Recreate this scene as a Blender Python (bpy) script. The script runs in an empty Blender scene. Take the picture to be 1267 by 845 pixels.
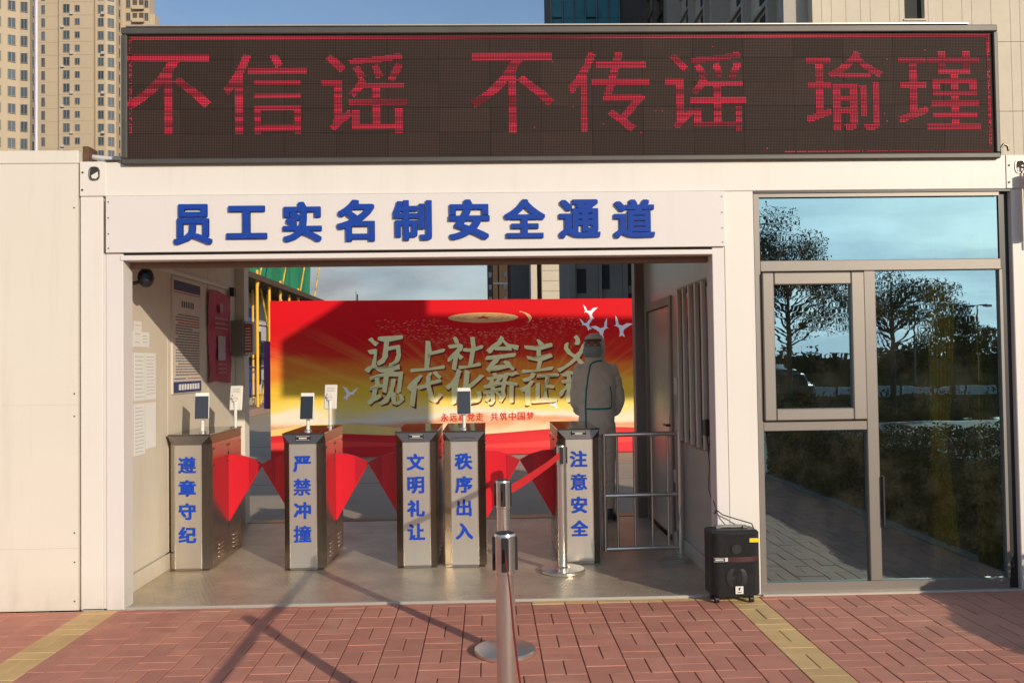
import bpy, bmesh, math, random
import numpy as np
from mathutils import Vector, Matrix
from mathutils.bvhtree import BVHTree
random.seed(7)
S = bpy.context.scene
COL = S.collection
# ------------------------------------------------------------------ camera
YAW, PIT, ROL = 0.0285, 0.02584, 0.0141
fw = Vector((math.sin(YAW)*math.cos(PIT), math.cos(YAW)*math.cos(PIT), math.sin(PIT)))
r0 = Vector((math.cos(YAW), -math.sin(YAW), 0)); u0 = r0.cross(fw)
r2 = math.cos(ROL)*r0 - math.sin(ROL)*u0; u2 = math.sin(ROL)*r0 + math.cos(ROL)*u0
cd = bpy.data.cameras.new('camera'); cam = bpy.data.objects.new('camera', cd); COL.objects.link(cam)
M = Matrix((r2, u2, -fw)).transposed().to_4x4(); M.translation = Vector((2.5334, -5.5374, 1.4845))
cam.matrix_world = M; cd.sensor_width = 36; cd.lens = 1084.76/1267*36; cd.clip_start = .05; cd.clip_end = 6000
S.camera = cam
# ------------------------------------------------------------------ light
SUN_EL = math.radians(18.5); AZ = math.radians(34.6)
sl = bpy.data.lights.new('sun', 'SUN'); sl.energy = 3.62; sl.angle = math.radians(.53); sl.color = (1, .865, .685)
sun = bpy.data.objects.new('sun', sl); COL.objects.link(sun)
sd = Vector((-math.sin(AZ)*math.cos(SUN_EL), math.cos(AZ)*math.cos(SUN_EL), -math.sin(SUN_EL)))
sun.rotation_euler = sd.to_track_quat('-Z', 'Y').to_euler()
W = bpy.data.worlds.new('World'); S.world = W; W.use_nodes = True
nt = W.node_tree; bg = nt.nodes['Background']
sky = nt.nodes.new('ShaderNodeTexSky'); sky.sky_type = 'NISHITA'; sky.sun_disc = False
sky.sun_elevation = SUN_EL; sky.sun_rotation = math.atan2(-sd.x, -sd.y)
sky.air_density = 1.0; sky.dust_density = .5; sky.ozone_density = 2.2
tc = nt.nodes.new('ShaderNodeTexCoord'); mp = nt.nodes.new('ShaderNodeMapping'); mp.inputs['Scale'].default_value = (1, 1, 3.2)
nz = nt.nodes.new('ShaderNodeTexNoise'); nz.inputs['Scale'].default_value = 2.3; nz.inputs['Detail'].default_value = 9; nz.inputs['Roughness'].default_value = .55
cr = nt.nodes.new('ShaderNodeValToRGB'); cr.color_ramp.elements[0].position = .42; cr.color_ramp.elements[1].position = .70
sep = nt.nodes.new('ShaderNodeSeparateXYZ'); mr = nt.nodes.new('ShaderNodeMapRange')
mr.inputs[1].default_value = .02; mr.inputs[2].default_value = .42; mr.inputs[3].default_value = 1.0; mr.inputs[4].default_value = .12
mul = nt.nodes.new('ShaderNodeMath'); mul.operation = 'MULTIPLY'
mx = nt.nodes.new('ShaderNodeMixRGB'); mx.inputs[2].default_value = (4.6, 4.7, 5.0, 1)
L = nt.links.new
L(tc.outputs['Generated'], mp.inputs[0]); L(mp.outputs[0], nz.inputs[0]); L(nz.outputs[0], cr.inputs[0])
L(tc.outputs['Generated'], sep.inputs[0]); L(sep.outputs[2], mr.inputs[0]); hz = nt.nodes.new('ShaderNodeMapRange'); hz.inputs[1].default_value = .0; hz.inputs[2].default_value = .34; hz.inputs[3].default_value = .80; hz.inputs[4].default_value = 0
L(sep.outputs[2], hz.inputs[0]); ad = nt.nodes.new('ShaderNodeMath'); ad.operation = 'ADD'; ad.use_clamp = True
pm = nt.nodes.new('ShaderNodeMath'); pm.operation = 'MULTIPLY'; L(cr.outputs[0], pm.inputs[0]); L(mr.outputs[0], pm.inputs[1])
L(pm.outputs[0], ad.inputs[0]); L(hz.outputs[0], ad.inputs[1]); L(ad.outputs[0], mul.inputs[0]); mul.inputs[1].default_value = .95
cn = nt.nodes.new('ShaderNodeTexNoise'); cn.inputs['Scale'].default_value = 8; cn.inputs['Detail'].default_value = 7; L(mp.outputs[0], cn.inputs[0])
cc_ = nt.nodes.new('ShaderNodeValToRGB'); cc_.color_ramp.elements[0].position = .38; cc_.color_ramp.elements[1].position = .68
cc_.color_ramp.elements[0].color = (1.95, 2.08, 2.35, 1); cc_.color_ramp.elements[1].color = (3.5, 3.45, 3.5, 1); L(cn.outputs[0], cc_.inputs[0])
dp = nt.nodes.new('ShaderNodeVectorMath'); dp.operation = 'DOT_PRODUCT'; dp.inputs[1].default_value = (-sd.x, -sd.y, -sd.z); L(tc.outputs['Generated'], dp.inputs[0])
db = nt.nodes.new('ShaderNodeMapRange'); db.inputs[1].default_value = -.2; db.inputs[2].default_value = 1.0; db.inputs[3].default_value = 1.0; db.inputs[4].default_value = 3.9; L(dp.outputs['Value'], db.inputs[0])   # clouds are brighter towards the sun
cs_ = nt.nodes.new('ShaderNodeVectorMath'); cs_.operation = 'SCALE'; L(cc_.outputs[0], cs_.inputs[0]); L(db.outputs[0], cs_.inputs['Scale'])
L(mul.outputs[0], mx.inputs[0]); L(sky.outputs[0], mx.inputs[1]); L(cs_.outputs[0], mx.inputs[2]); L(mx.outputs[0], bg.inputs[0]); bg.inputs[1].default_value = .13
S.view_settings.view_transform = 'Standard'; S.view_settings.look = 'None'; S.view_settings.exposure = 0; S.view_settings.gamma = 1
S.cycles.max_bounces = 8; S.cycles.glossy_bounces = 5; S.cycles.transparent_max_bounces = 10
# ------------------------------------------------------------------ materials
def lin(r, g, b):
    f = lambda c: (c/255/12.92 if c/255 <= .04045 else ((c/255+.055)/1.055)**2.4)
    return (f(r), f(g), f(b), 1)
MATS = {}
def mat(name, col, rough=.6, metal=0., var=.12, vs=3., bump=0., bs=60., vscale=(1, 1, 1), spec=.5, island=0., obj=0., coat=0., emis=None, es=1., dirt=0., dcol=(.13, .10, .07, 1), streak=0):
    if name in MATS: return MATS[name]
    m = bpy.data.materials.new(name); m.use_nodes = True; n = m.node_tree; p = n.nodes['Principled BSDF']; l = n.links.new
    p.inputs['Roughness'].default_value = rough; p.inputs['Metallic'].default_value = metal; p.inputs['Specular IOR Level'].default_value = spec
    p.inputs['Coat Weight'].default_value = coat
    g = n.nodes.new('ShaderNodeNewGeometry')
    mp = n.nodes.new('ShaderNodeMapping'); mp.inputs['Scale'].default_value = vscale; l(g.outputs['Position'], mp.inputs[0])
    c = n.nodes.new('ShaderNodeRGB'); c.outputs[0].default_value = col if len(col) == 4 else (*col, 1)
    out = c.outputs[0]
    if var or island or obj:
        nz = n.nodes.new('ShaderNodeTexNoise'); nz.inputs['Scale'].default_value = vs; nz.inputs['Detail'].default_value = 6; l(mp.outputs[0], nz.inputs[0])
        v = n.nodes.new('ShaderNodeMath'); v.operation = 'MULTIPLY_ADD'; v.inputs[1].default_value = var*2.6; v.inputs[2].default_value = 1-var*1.3; l(nz.outputs[0], v.inputs[0])
        val = v.outputs[0]
        if island or obj:
            src = g.outputs['Random Per Island']
            if obj:
                oi = n.nodes.new('ShaderNodeObjectInfo'); a = n.nodes.new('ShaderNodeMath'); a.operation = 'ADD'; l(src, a.inputs[0]); l(oi.outputs['Random'], a.inputs[1])
                fr = n.nodes.new('ShaderNodeMath'); fr.operation = 'FRACT'; l(a.outputs[0], fr.inputs[0]); src = fr.outputs[0]
            k = max(island, obj)
            q = n.nodes.new('ShaderNodeMath'); q.operation = 'MULTIPLY_ADD'; q.inputs[1].default_value = k*2; q.inputs[2].default_value = 1-k; l(src, q.inputs[0])
            t = n.nodes.new('ShaderNodeMath'); t.operation = 'MULTIPLY'; l(val, t.inputs[0]); l(q.outputs[0], t.inputs[1]); val = t.outputs[0]
        h = n.nodes.new('ShaderNodeVectorMath'); h.operation = 'SCALE'; l(out, h.inputs[0]); l(val, h.inputs['Scale']); out = h.outputs[0]
    if dirt:
        nd = n.nodes.new('ShaderNodeTexNoise'); nd.inputs['Scale'].default_value = 1.7; nd.inputs['Detail'].default_value = 10; nd.inputs['Roughness'].default_value = .7
        md = n.nodes.new('ShaderNodeMapping'); md.inputs['Scale'].default_value = (3.5, 3.5, .35) if streak else (1, 1, 1); l(g.outputs['Position'], md.inputs[0]); l(md.outputs[0], nd.inputs[0]); rr = n.nodes.new('ShaderNodeValToRGB'); rr.color_ramp.elements[0].position = .52; rr.color_ramp.elements[1].position = .75
        l(nd.outputs[0], rr.inputs[0]); mu = n.nodes.new('ShaderNodeMath'); mu.operation = 'MULTIPLY'; mu.inputs[1].default_value = dirt; l(rr.outputs[0], mu.inputs[0])
        if streak:
            sz = n.nodes.new('ShaderNodeSeparateXYZ'); l(g.outputs['Position'], sz.inputs[0]); zr = n.nodes.new('ShaderNodeMapRange'); zr.inputs[1].default_value = 0; zr.inputs[2].default_value = .22; zr.inputs[3].default_value = .30; zr.inputs[4].default_value = 0; l(sz.outputs[2], zr.inputs[0])
            ns = n.nodes.new('ShaderNodeTexNoise'); ns.inputs['Scale'].default_value = 14; ns.inputs['Detail'].default_value = 8; l(g.outputs['Position'], ns.inputs[0]); nm = n.nodes.new('ShaderNodeMath'); nm.operation = 'MULTIPLY'; l(ns.outputs[0], nm.inputs[0]); l(zr.outputs[0], nm.inputs[1])
            na = n.nodes.new('ShaderNodeMath'); na.operation = 'ADD'; na.use_clamp = True; l(mu.outputs[0], na.inputs[0]); l(nm.outputs[0], na.inputs[1]); mu = na
        mm = n.nodes.new('ShaderNodeMixRGB'); mm.inputs[2].default_value = dcol; l(mu.outputs[0], mm.inputs[0]); l(out, mm.inputs[1]); out = mm.outputs[0]
    l(out, p.inputs['Base Color'])
    if bump:
        nb = n.nodes.new('ShaderNodeTexNoise'); nb.inputs['Scale'].default_value = bs; nb.inputs['Detail'].default_value = 4; l(mp.outputs[0], nb.inputs[0])
        b = n.nodes.new('ShaderNodeBump'); b.inputs['Strength'].default_value = bump; b.inputs['Distance'].default_value = .01; l(nb.outputs[0], b.inputs['Height']); l(b.outputs[0], p.inputs['Normal'])
    if emis: p.inputs['Emission Color'].default_value = emis; p.inputs['Emission Strength'].default_value = es
    MATS[name] = m; return m
cream = mat('cream_paint', (.74, .70, .635), .45, var=.03, vs=1.5, bump=.06, bs=4, dirt=.10, streak=1)
cream2 = mat('yellowed_cream_paint', (.715, .67, .575), .5, var=.035, vs=1.2, bump=.07, bs=3, dirt=.12, streak=1)
pinkish = mat('sign_board_white', (.71, .67, .635), .5, var=.02, vs=2, dirt=.05, streak=1)
inner = mat('inner_wall_cream', (.67, .60, .48), .5, var=.05, vs=2, dirt=.14, streak=1)
innergrey = mat('inner_wall_grey', (.50, .47, .42), .25, var=.05, vs=2)
gapshade = mat('gap_shade', (.05, .045, .04), .8, var=0)
alu = mat('tan_aluminium', (.235, .21, .185), .42, .3, var=.03, vscale=(1, 1, .1))
steel = mat('brushed_steel', (.62, .57, .50), .36, .80, var=.07, vs=14, bump=.06, bs=50, vscale=(1, 1, .05))
steelS = mat('mirror_side_steel', (.46, .41, .355), .24, 1., var=.08, vs=14, bump=.05, bs=50, vscale=(1, 1, .05))
steelH = mat('brushed_steel_flat', (.60, .56, .50), .28, .85, var=.05, vs=14, bump=.04, bs=50, vscale=(1, .05, 1))
steelD = mat('dark_steel', (.20, .17, .145), .3, .9, var=.05, vs=8)
chrome = mat('polished_steel', (.70, .67, .62), .24, .9, var=.05, vs=20, vscale=(1, 1, .1))
blue = mat('blue_acrylic', (.010, .058, .44), .4, var=.0, spec=.2)
blueS = mat('blue_sign_foam', (.009, .052, .33), .6, spec=.2, var=.05, vs=9)
blk = mat('black_plastic', (.018, .018, .02), .4, var=.1)
blkm = mat('black_matte', (.03, .03, .03), .8, var=.2, vs=40)
white = mat('white_plastic', (.72, .70, .66), .4, var=.02)
redcloth = mat('red_acrylic', (.62, .006, .02), .32, var=.04)
redbelt = mat('red_belt', (.62, .015, .02), .65, var=.06, vs=40)
paper = mat('white_paper', (.82, .80, .76), .7, var=.03, vs=9)
ink = mat('grey_ink', (.16, .15, .15), .8, var=.1)
inkred = mat('red_ink', (.55, .06, .06), .8, var=.1)
navy = mat('navy_print', (.03, .05, .16), .6, var=.05)
brickM = mat('red_paver', (.56, .235, .165), .85, var=.14, vs=7, bump=.35, bs=160, obj=.09, dirt=.55, dcol=(.66, .39, .25, 1))
brickY = mat('yellow_paver', (.68, .45, .20), .85, var=.14, vs=7, bump=.35, bs=160, obj=.08, dirt=.35, dcol=(.64, .44, .25, 1))
sand = mat('joint_sand', (.30, .175, .13), .95, var=.3, vs=30, bump=.6, bs=200)
concrete = mat('rear_concrete', (.42, .34, .25), .85, var=.12, vs=1.5, bump=.3, bs=40)
asphalt = mat('asphalt', (.055, .055, .06), .85, var=.15, vs=4, bump=.4, bs=80)
grassM = mat('dry_field', (.026, .027, .016), .95, var=.4, vs=.6, spec=.0)
leaf = mat('leaf_green', (.07, .085, .03), .65, var=.35, vs=1.5, island=.5)
leafD = mat('leaf_dark', (.04, .055, .025), .7, var=.35, vs=.2, island=.5)
leafR = mat('leaf_hedge', (.10, .075, .035), .7, var=.35, vs=2.5, island=.6)
bark = mat('bark', (.10, .075, .055), .9, var=.3, vs=12, bump=.8, bs=30)
ledbox = mat('led_casing', (.085, .08, .07), .5, .3, var=.15, vs=6, dirt=.3)
purple = mat('purple_cloth', (.20, .055, .22), .7, var=.1)
yellowP = mat('yellow_pole', (.80, .45, .03), .5, var=.12, vs=9)
bluewhite = mat('pale_sheet', (.50, .52, .56), .6, var=.2, vs=2)

def floor_mat():
    m = bpy.data.materials.new('checker_plate'); m.use_nodes = True; n = m.node_tree; l = n.links.new; p = n.nodes['Principled BSDF']
    p.inputs['Metallic'].default_value = .55; p.inputs['Roughness'].default_value = .3
    g = n.nodes.new('ShaderNodeNewGeometry')
    def wave(rot, sc):
        mp = n.nodes.new('ShaderNodeMapping'); mp.inputs['Rotation'].default_value = (0, 0, math.radians(rot)); l(g.outputs['Position'], mp.inputs[0])
        s = n.nodes.new('ShaderNodeSeparateXYZ'); l(mp.outputs[0], s.inputs[0])
        def sn(o, f):
            a = n.nodes.new('ShaderNodeMath'); a.operation = 'MULTIPLY'; a.inputs[1].default_value = f; l(o, a.inputs[0])
            b = n.nodes.new('ShaderNodeMath'); b.operation = 'SINE'; l(a.outputs[0], b.inputs[0]); return b.outputs[0]
        mu = n.nodes.new('ShaderNodeMath'); mu.operation = 'MULTIPLY'; l(sn(s.outputs[0], sc), mu.inputs[0]); l(sn(s.outputs[1], sc*2.5), mu.inputs[1])
        mm = n.nodes.new('ShaderNodeMath'); mm.operation = 'MAXIMUM'; mm.inputs[1].default_value = .15; l(mu.outputs[0], mm.inputs[0]); return mm.outputs[0]
    a = n.nodes.new('ShaderNodeMath'); a.operation = 'MAXIMUM'; l(wave(45, 80), a.inputs[0]); l(wave(-45, 80), a.inputs[1])
    b = n.nodes.new('ShaderNodeBump'); b.inputs['Strength'].default_value = .9; b.inputs['Distance'].default_value = .004; l(a.outputs[0], b.inputs['Height']); l(b.outputs[0], p.inputs['Normal'])
    nz = n.nodes.new('ShaderNodeTexNoise'); nz.inputs['Scale'].default_value = 2.5; nz.inputs['Detail'].default_value = 9; nz.inputs['Roughness'].default_value = .7; l(g.outputs['Position'], nz.inputs[0])
    r = n.nodes.new('ShaderNodeValToRGB'); r.color_ramp.elements[0].position = .3; r.color_ramp.elements[1].position = .72
    r.color_ramp.elements[0].color = (.44, .385, .29, 1); r.color_ramp.elements[1].color = (.80, .69, .52, 1); l(nz.outputs[0], r.inputs[0]); l(r.outputs[0], p.inputs['Base Color'])
    mr = n.nodes.new('ShaderNodeMapRange'); mr.inputs[3].default_value = .26; mr.inputs[4].default_value = .46; l(nz.outputs[0], mr.inputs[0]); l(mr.outputs[0], p.inputs['Roughness'])
    return m
floorM = floor_mat()

def glass_mat(name, refl, tcol, mixv, wav):
    m = bpy.data.materials.new(name); m.use_nodes = True; n = m.node_tree; l = n.links.new
    n.nodes.remove(n.nodes['Principled BSDF']); o = n.nodes['Material Output']
    gl = n.nodes.new('ShaderNodeBsdfGlossy'); gl.inputs[0].default_value = refl; gl.inputs['Roughness'].default_value = .004
    tr = n.nodes.new('ShaderNodeBsdfTransparent'); tr.inputs[0].default_value = tcol
    mx = n.nodes.new('ShaderNodeMixShader'); gb = n.nodes.new('ShaderNodeNewGeometry'); bf = n.nodes.new('ShaderNodeMath'); bf.operation = 'MULTIPLY_ADD'; bf.inputs[1].default_value = -mixv; bf.inputs[2].default_value = mixv; l(gb.outputs['Backfacing'], bf.inputs[0]); l(bf.outputs[0], mx.inputs[0])   # the coating is on the outer face only
    l(tr.outputs[0], mx.inputs[1]); l(gl.outputs[0], mx.inputs[2]); 
    df = n.nodes.new('ShaderNodeBsdfDiffuse'); df.inputs[0].default_value = (.5, .46, .38, 1); m2_ = n.nodes.new('ShaderNodeMixShader')
    g = n.nodes.new('ShaderNodeNewGeometry'); dn = n.nodes.new('ShaderNodeTexNoise'); dn.inputs['Scale'].default_value = 4; dn.inputs['Detail'].default_value = 10; dn.inputs['Roughness'].default_value = .75
    l(g.outputs['Position'], dn.inputs[0]); dr_ = n.nodes.new('ShaderNodeMapRange'); dr_.inputs[1].default_value = .45; dr_.inputs[2].default_value = .8; dr_.inputs[3].default_value = .004; dr_.inputs[4].default_value = .055
    l(dn.outputs[0], dr_.inputs[0]); l(dr_.outputs[0], m2_.inputs[0]); l(mx.outputs[0], m2_.inputs[1]); l(df.outputs[0], m2_.inputs[2]); l(m2_.outputs[0], o.inputs[0])
    mp = n.nodes.new('ShaderNodeMapping'); mp.inputs['Scale'].default_value = (1.0, 1, 5.0); l(g.outputs['Position'], mp.inputs[0])
    nz = n.nodes.new('ShaderNodeTexNoise'); nz.inputs['Scale'].default_value = 2.6; nz.inputs['Detail'].default_value = 1.5; l(mp.outputs[0], nz.inputs[0])
    b = n.nodes.new('ShaderNodeBump'); b.inputs['Strength'].default_value = 1; b.inputs['Distance'].default_value = wav; l(nz.outputs[0], b.inputs['Height']); l(b.outputs[0], gl.inputs['Normal'])
    return m
glassW = glass_mat('tinted_mirror_glass', (.46, .76, .85, 1), (.74, .78, .55, 1), .60, .00018)
glassF = mat('tower_glass', (.045, .06, .07), .12, var=.5, vs=.35, spec=.9, island=.5, obj=.5)
screenM = mat('terminal_screen', (.012, .013, .016), .08, var=0, spec=.8)

# ------------------------------------------------------------------ mesh helpers
class MB:
    def __init__(s): s.v = []; s.f = []; s.sm = []
    def add(s, vs, fs, smooth=False):
        k = len(s.v); s.v += [tuple(v) for v in vs]; s.f += [tuple(i+k for i in f) for f in fs]; s.sm += [smooth]*len(fs); return s
    def box(s, x0, x1, y0, y1, z0, z1, b=0.):
        if b <= 0:
            s.add([(x, y, z) for z in (z0, z1) for y in (y0, y1) for x in (x0, x1)],
                  [(0, 2, 3, 1), (4, 5, 7, 6), (0, 1, 5, 4), (2, 6, 7, 3), (0, 4, 6, 2), (1, 3, 7, 5)])
        else:
            bm = bmesh.new(); bmesh.ops.create_cube(bm, size=1)
            for v in bm.verts: v.co = Vector(((x0+x1)/2+v.co.x*(x1-x0), (y0+y1)/2+v.co.y*(y1-y0), (z0+z1)/2+v.co.z*(z1-z0)))
            bmesh.ops.bevel(bm, geom=bm.edges[:], offset=b, segments=1, affect='EDGES')
            bm.verts.index_update(); s.add([v.co[:] for v in bm.verts], [[v.index for v in f.verts] for f in bm.faces]); bm.free()
        return s
    def cyl(s, p, q, r, n=14, r1=None, cap=True):
        p = Vector(p); q = Vector(q); d = (q-p).normalized(); a = d.orthogonal().normalized(); b = d.cross(a); r1 = r if r1 is None else r1
        vs = [p+(a*math.cos(t)+b*math.sin(t))*r for t in [i*2*math.pi/n for i in range(n)]]+[q+(a*math.cos(t)+b*math.sin(t))*r1 for t in [i*2*math.pi/n for i in range(n)]]
        s.add(vs, [(i, (i+1) % n, n+(i+1) % n, n+i) for i in range(n)], True)
        if cap: s.add(vs, [tuple(reversed(range(n))), tuple(range(n, 2*n))])
        return s
    def tube(s, pts, r, n=8):
        for a, b in zip(pts, pts[1:]): s.cyl(a, b, r, n)
        return s
    def lathe(s, c, prof, n=32):
        vs = []; k = len(prof)
        for i in range(n):
            t = 2*math.pi*i/n
            vs += [(c[0]+r*math.cos(t), c[1]+r*math.sin(t), c[2]+z) for r, z in prof]
        for j in range(k-1):
            s.add([vs[i*k+j] for i in range(n)]+[vs[i*k+j+1] for i in range(n)], [(i, (i+1) % n, n+(i+1) % n, n+i) for i in range(n)], abs(prof[j][0]-prof[j+1][0]) < .02)
        return s
    def poly(s, pts, y0, y1):          # outline in XZ, extruded along Y
        n = len(pts)
        s.add([(x, y0, z) for x, z in pts]+[(x, y1, z) for x, z in pts], [tuple(range(n)), tuple(reversed(range(n, 2*n)))]+[(i, n+i, n+(i+1) % n, (i+1) % n) for i in range(n)])
        return s
    def mesh(s, name, m, off=(0, 0, 0)):
        me = bpy.data.meshes.new(name); me.from_pydata([(v[0]-off[0], v[1]-off[1], v[2]-off[2]) for v in s.v], [], s.f)
        for p_, q in zip(me.polygons, s.sm): p_.use_smooth = q
        if m: me.materials.append(m)
        me.update(); bm = bmesh.new(); bm.from_mesh(me)
        if len(bm.faces) < 60000: bmesh.ops.recalc_face_normals(bm, faces=bm.faces)
        bm.to_mesh(me); bm.free(); return me
def wloc(o):
    v = Vector((0, 0, 0))
    while o: v += o.location; o = o.parent
    return v
def obj(name, me, parent=None, loc=None):
    o = bpy.data.objects.new(name, me); COL.objects.link(o)
    if parent: o.parent = parent
    if loc is not None: o.location = loc
    return o
def part(name, mb, m, parent, label=None, kind=None):   # mb in world coordinates
    o = obj(name, mb.mesh(name, m, wloc(parent)), parent)
    if label: o['label'] = label
    if kind: o['kind'] = kind
    return o
def tag(o, label, cat, group=None):
    o['label'] = label; o['category'] = cat
    if group: o['group'] = group
    return o
def thing(name, label, cat, loc=(0, 0, 0), group=None):
    o = bpy.data.objects.new(name, None); COL.objects.link(o); o.location = loc; o.empty_display_size = .2
    return tag(o, label, cat, group)
def single(name, mb, m, label, cat, base, group=None):
    o = obj(name, mb.mesh(name, m, base), None, base); return tag(o, label, cat, group)
def struct(name, mb, m):
    o = obj(name, mb.mesh(name, m)); o['kind'] = 'structure'; return o
def copy_tree(o, parent=None):
    c = o.copy(); COL.objects.link(c)
    if parent: c.parent = parent
    for ch in list(o.children): copy_tree(ch, c)
    return c
GL = {}
def glyph(ch):
    """2-D triangulated outline of a character, normalised to its own box"""
    if ch in GL: return GL[ch]
    c = bpy.data.curves.new('g', 'FONT'); c.body = ch; c.size = 1; c.resolution_u = 3
    o = bpy.data.objects.new('g', c); COL.objects.link(o)
    me = bpy.data.meshes.new_from_object(o.evaluated_get(bpy.context.evaluated_depsgraph_get()))
    v = np.array([x.co[:2] for x in me.vertices]); f = [tuple(p.vertices) for p in me.polygons]
    # boundary edges
    cnt = {}
    for p in f:
        for a, b in zip(p, p[1:]+p[:1]): cnt[(a, b)] = 1
    be = [(a, b) for (a, b) in cnt if (b, a) not in cnt]
    COL.objects.unlink(o); bpy.data.objects.remove(o); bpy.data.curves.remove(c); bpy.data.meshes.remove(me)
    lo = v.min(0); hi = v.max(0); v = (v-lo)/(hi-lo); GL[ch] = (v, f, be, (hi-lo)); return GL[ch]
def char(mb, ch, x0, x1, z0, z1, yf, depth, bold=.03, warp=None, steps=8, nib=0):
    """solid character whose bounding box is x0..x1, z0..z1, front face at y=yf"""
    v, f, be, wh = glyph(ch)
    bx = bold*(x1-x0); bz = bold*(z1-z0)*.8
    sh = [(0, 0)] if not bold else [(0, 0)]+[(math.cos(t), math.sin(t)) for t in [math.pi*2*k/steps+math.pi/4 for k in range(steps)]]
    if bold: sh = [(round(a*1.3) if abs(a) > .3 else 0, round(b*1.3) if abs(b) > .3 else 0) for a, b in sh]
    if nib: sh = [(t*nib+a, -t*nib*.55+b) for t in (-1, -.66, -.33, 0, .33, .66, 1) for a, b in ((-.35, 0), (.35, 0), (0, .45), (0, -.45))]
    P = v*[x1-x0-2*bx, z1-z0-2*bz]+[x0+bx, z0+bz]
    if warp: P = warp(P)
    for k, (a, b) in enumerate(sh):
        y = yf+(.00012 if depth > 0 else .00005)*k; n = len(P)
        pts = [(p[0]+a*bx, y, p[1]+b*bz) for p in P]
        mb.add(pts, f)
        if depth > 0: mb.add([q for q in pts]+[(q[0], yf+depth, q[2]) for q in pts], [(i, j, n+j, n+i) for i, j in be])
# ------------------------------------------------------------------ ground
struct('ground', MB().add([(-1500, -1500, -.3), (1500, -1500, -.3), (1500, 1500, -.3), (-1500, 1500, -.3)], [(0, 1, 2, 3)]), grassM)
struct('rear_yard', MB().box(-60, 60, 3.06, 28, -.5, -.12), concrete)
yardj = MB()
for y in (6.6, 8.4, 12.4, 17.4): yardj.box(-30, 30, y, y+.008, -.1195, -.117)
part('slab_joint', yardj, mat('joint_dark', (.12, .1, .09), .9), bpy.data.objects['rear_yard'], kind='stuff')
pav = struct('pavement', MB().box(-6, 6.12, -5.95, -.012, -.29, -.009), sand)
part('kerb', MB().box(6.12, 6.2, -5.95, -.9, -.29, .002, .003), mat('kerb_stone', (.3, .28, .25), .8, bump=.2), pav)
part('kerb', MB().box(-6, 6.2, -6.07, -5.953, -.29, .03, .008), MATS['kerb_stone'], pav)
struct('planting_bed', MB().box(6.203, 24, -5.95, -.9, -.29, .02), mat('soil', (.05, .035, .025), .95, bump=.6))
road = struct('road', MB().box(-80, 120, -17, -6.07, -.29, -.12), asphalt)
part('road_marking', MB().box(-80, 120, -16.7, -16.55, -.118, -.114), mat('road_paint', (.7, .7, .68), .7, dirt=.4), road)
part('road_marking', MB().box(-80, 120, -11.6, -11.45, -.118, -.114), MATS['road_paint'], road)
# bricks, basket weave
P_ = .205; xs = [1.764-P_*k for k in range(8)][::-1]      # up to the cut column on the left
cols = [(xs[i], xs[i+1]) for i in range(7)]+[(1.764+P_*k, 1.764+P_*(k+1)) for k in range(0, 21)]
cols = [(.235, xs[0])]+cols; cols = [(.03, .235)]+cols
cols = [(.03-P_*(k+1), .03-P_*k) for k in range(0, 22)][::-1]+cols
rows = [(-.082-P_*(k+1), -.082-P_*k) for k in range(28)]
J = .0030; JY = .0014
bl = []
for ci, (a, b) in enumerate(cols):
    w = b-a; yel = abs(a-.03) < .01 or (4.0 < a < 4.08)
    ph = round((a-1.764)/P_) % 2
    bl.append((a, b, -.081, -.014, yel or (a > 2.75 and a < 4.1)))
    for ri, (c, d) in enumerate(rows):
        if w < .15: bl.append((a, b, c, d, yel)); continue
        if (ph+ri) % 2 == 0: m_ = (a+b)/2; bl += [(a, m_, c, d, yel), (m_, b, c, d, yel)]
        else: m_ = (c+d)/2; bl += [(a, b, c, m_, yel), (a, b, m_, d, yel)]
def invis(b):
    x = (b[0]+b[1])/2; y = (b[2]+b[3])/2
    d = y+5.5374
    return d > 3.9 and abs((x-2.53)/d-.005) < .60
vis = sorted([b for b in bl if invis(b)], key=lambda b: b[2])
bl_i = set(id(b) for b in vis[:300])
bmeshes = {}
for b in vis[:300]:
    w = round(b[1]-b[0]-2*J, 4); d = round(b[3]-b[2]-2*JY, 4); key = (w, d, b[4])
    if key not in bmeshes: bmeshes[key] = MB().box(-w/2, w/2, -d/2, d/2, -.05, 0, .0016).mesh('brick', brickY if b[4] else brickM)
    o = obj('brick', bmeshes[key], pav, ((b[0]+b[1])/2, (b[2]+b[3])/2, random.uniform(-.0015, .0012)))
    o.rotation_euler = (random.uniform(-.004, .004), random.uniform(-.006, .006), random.uniform(-.006, .006))
for yel, nm in ((0, 'outer_brick'), (1, 'outer_brick')):
    mb = MB()
    for b in bl:
        if id(b) in bl_i or bool(b[4]) != bool(yel) or b[1] > 6.12: continue
        dz = random.uniform(-.0015, .0012)
        if b[3] > -2.2: mb.box(b[0]+J, b[1]-J, b[2]+JY, b[3]-JY, -.05, dz, .0016)
        else: mb.box(b[0]+J, b[1]-J, b[2]+JY, b[3]-JY, -.05, dz)
    part(nm, mb, brickY if yel else brickM, pav, kind='stuff')

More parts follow.
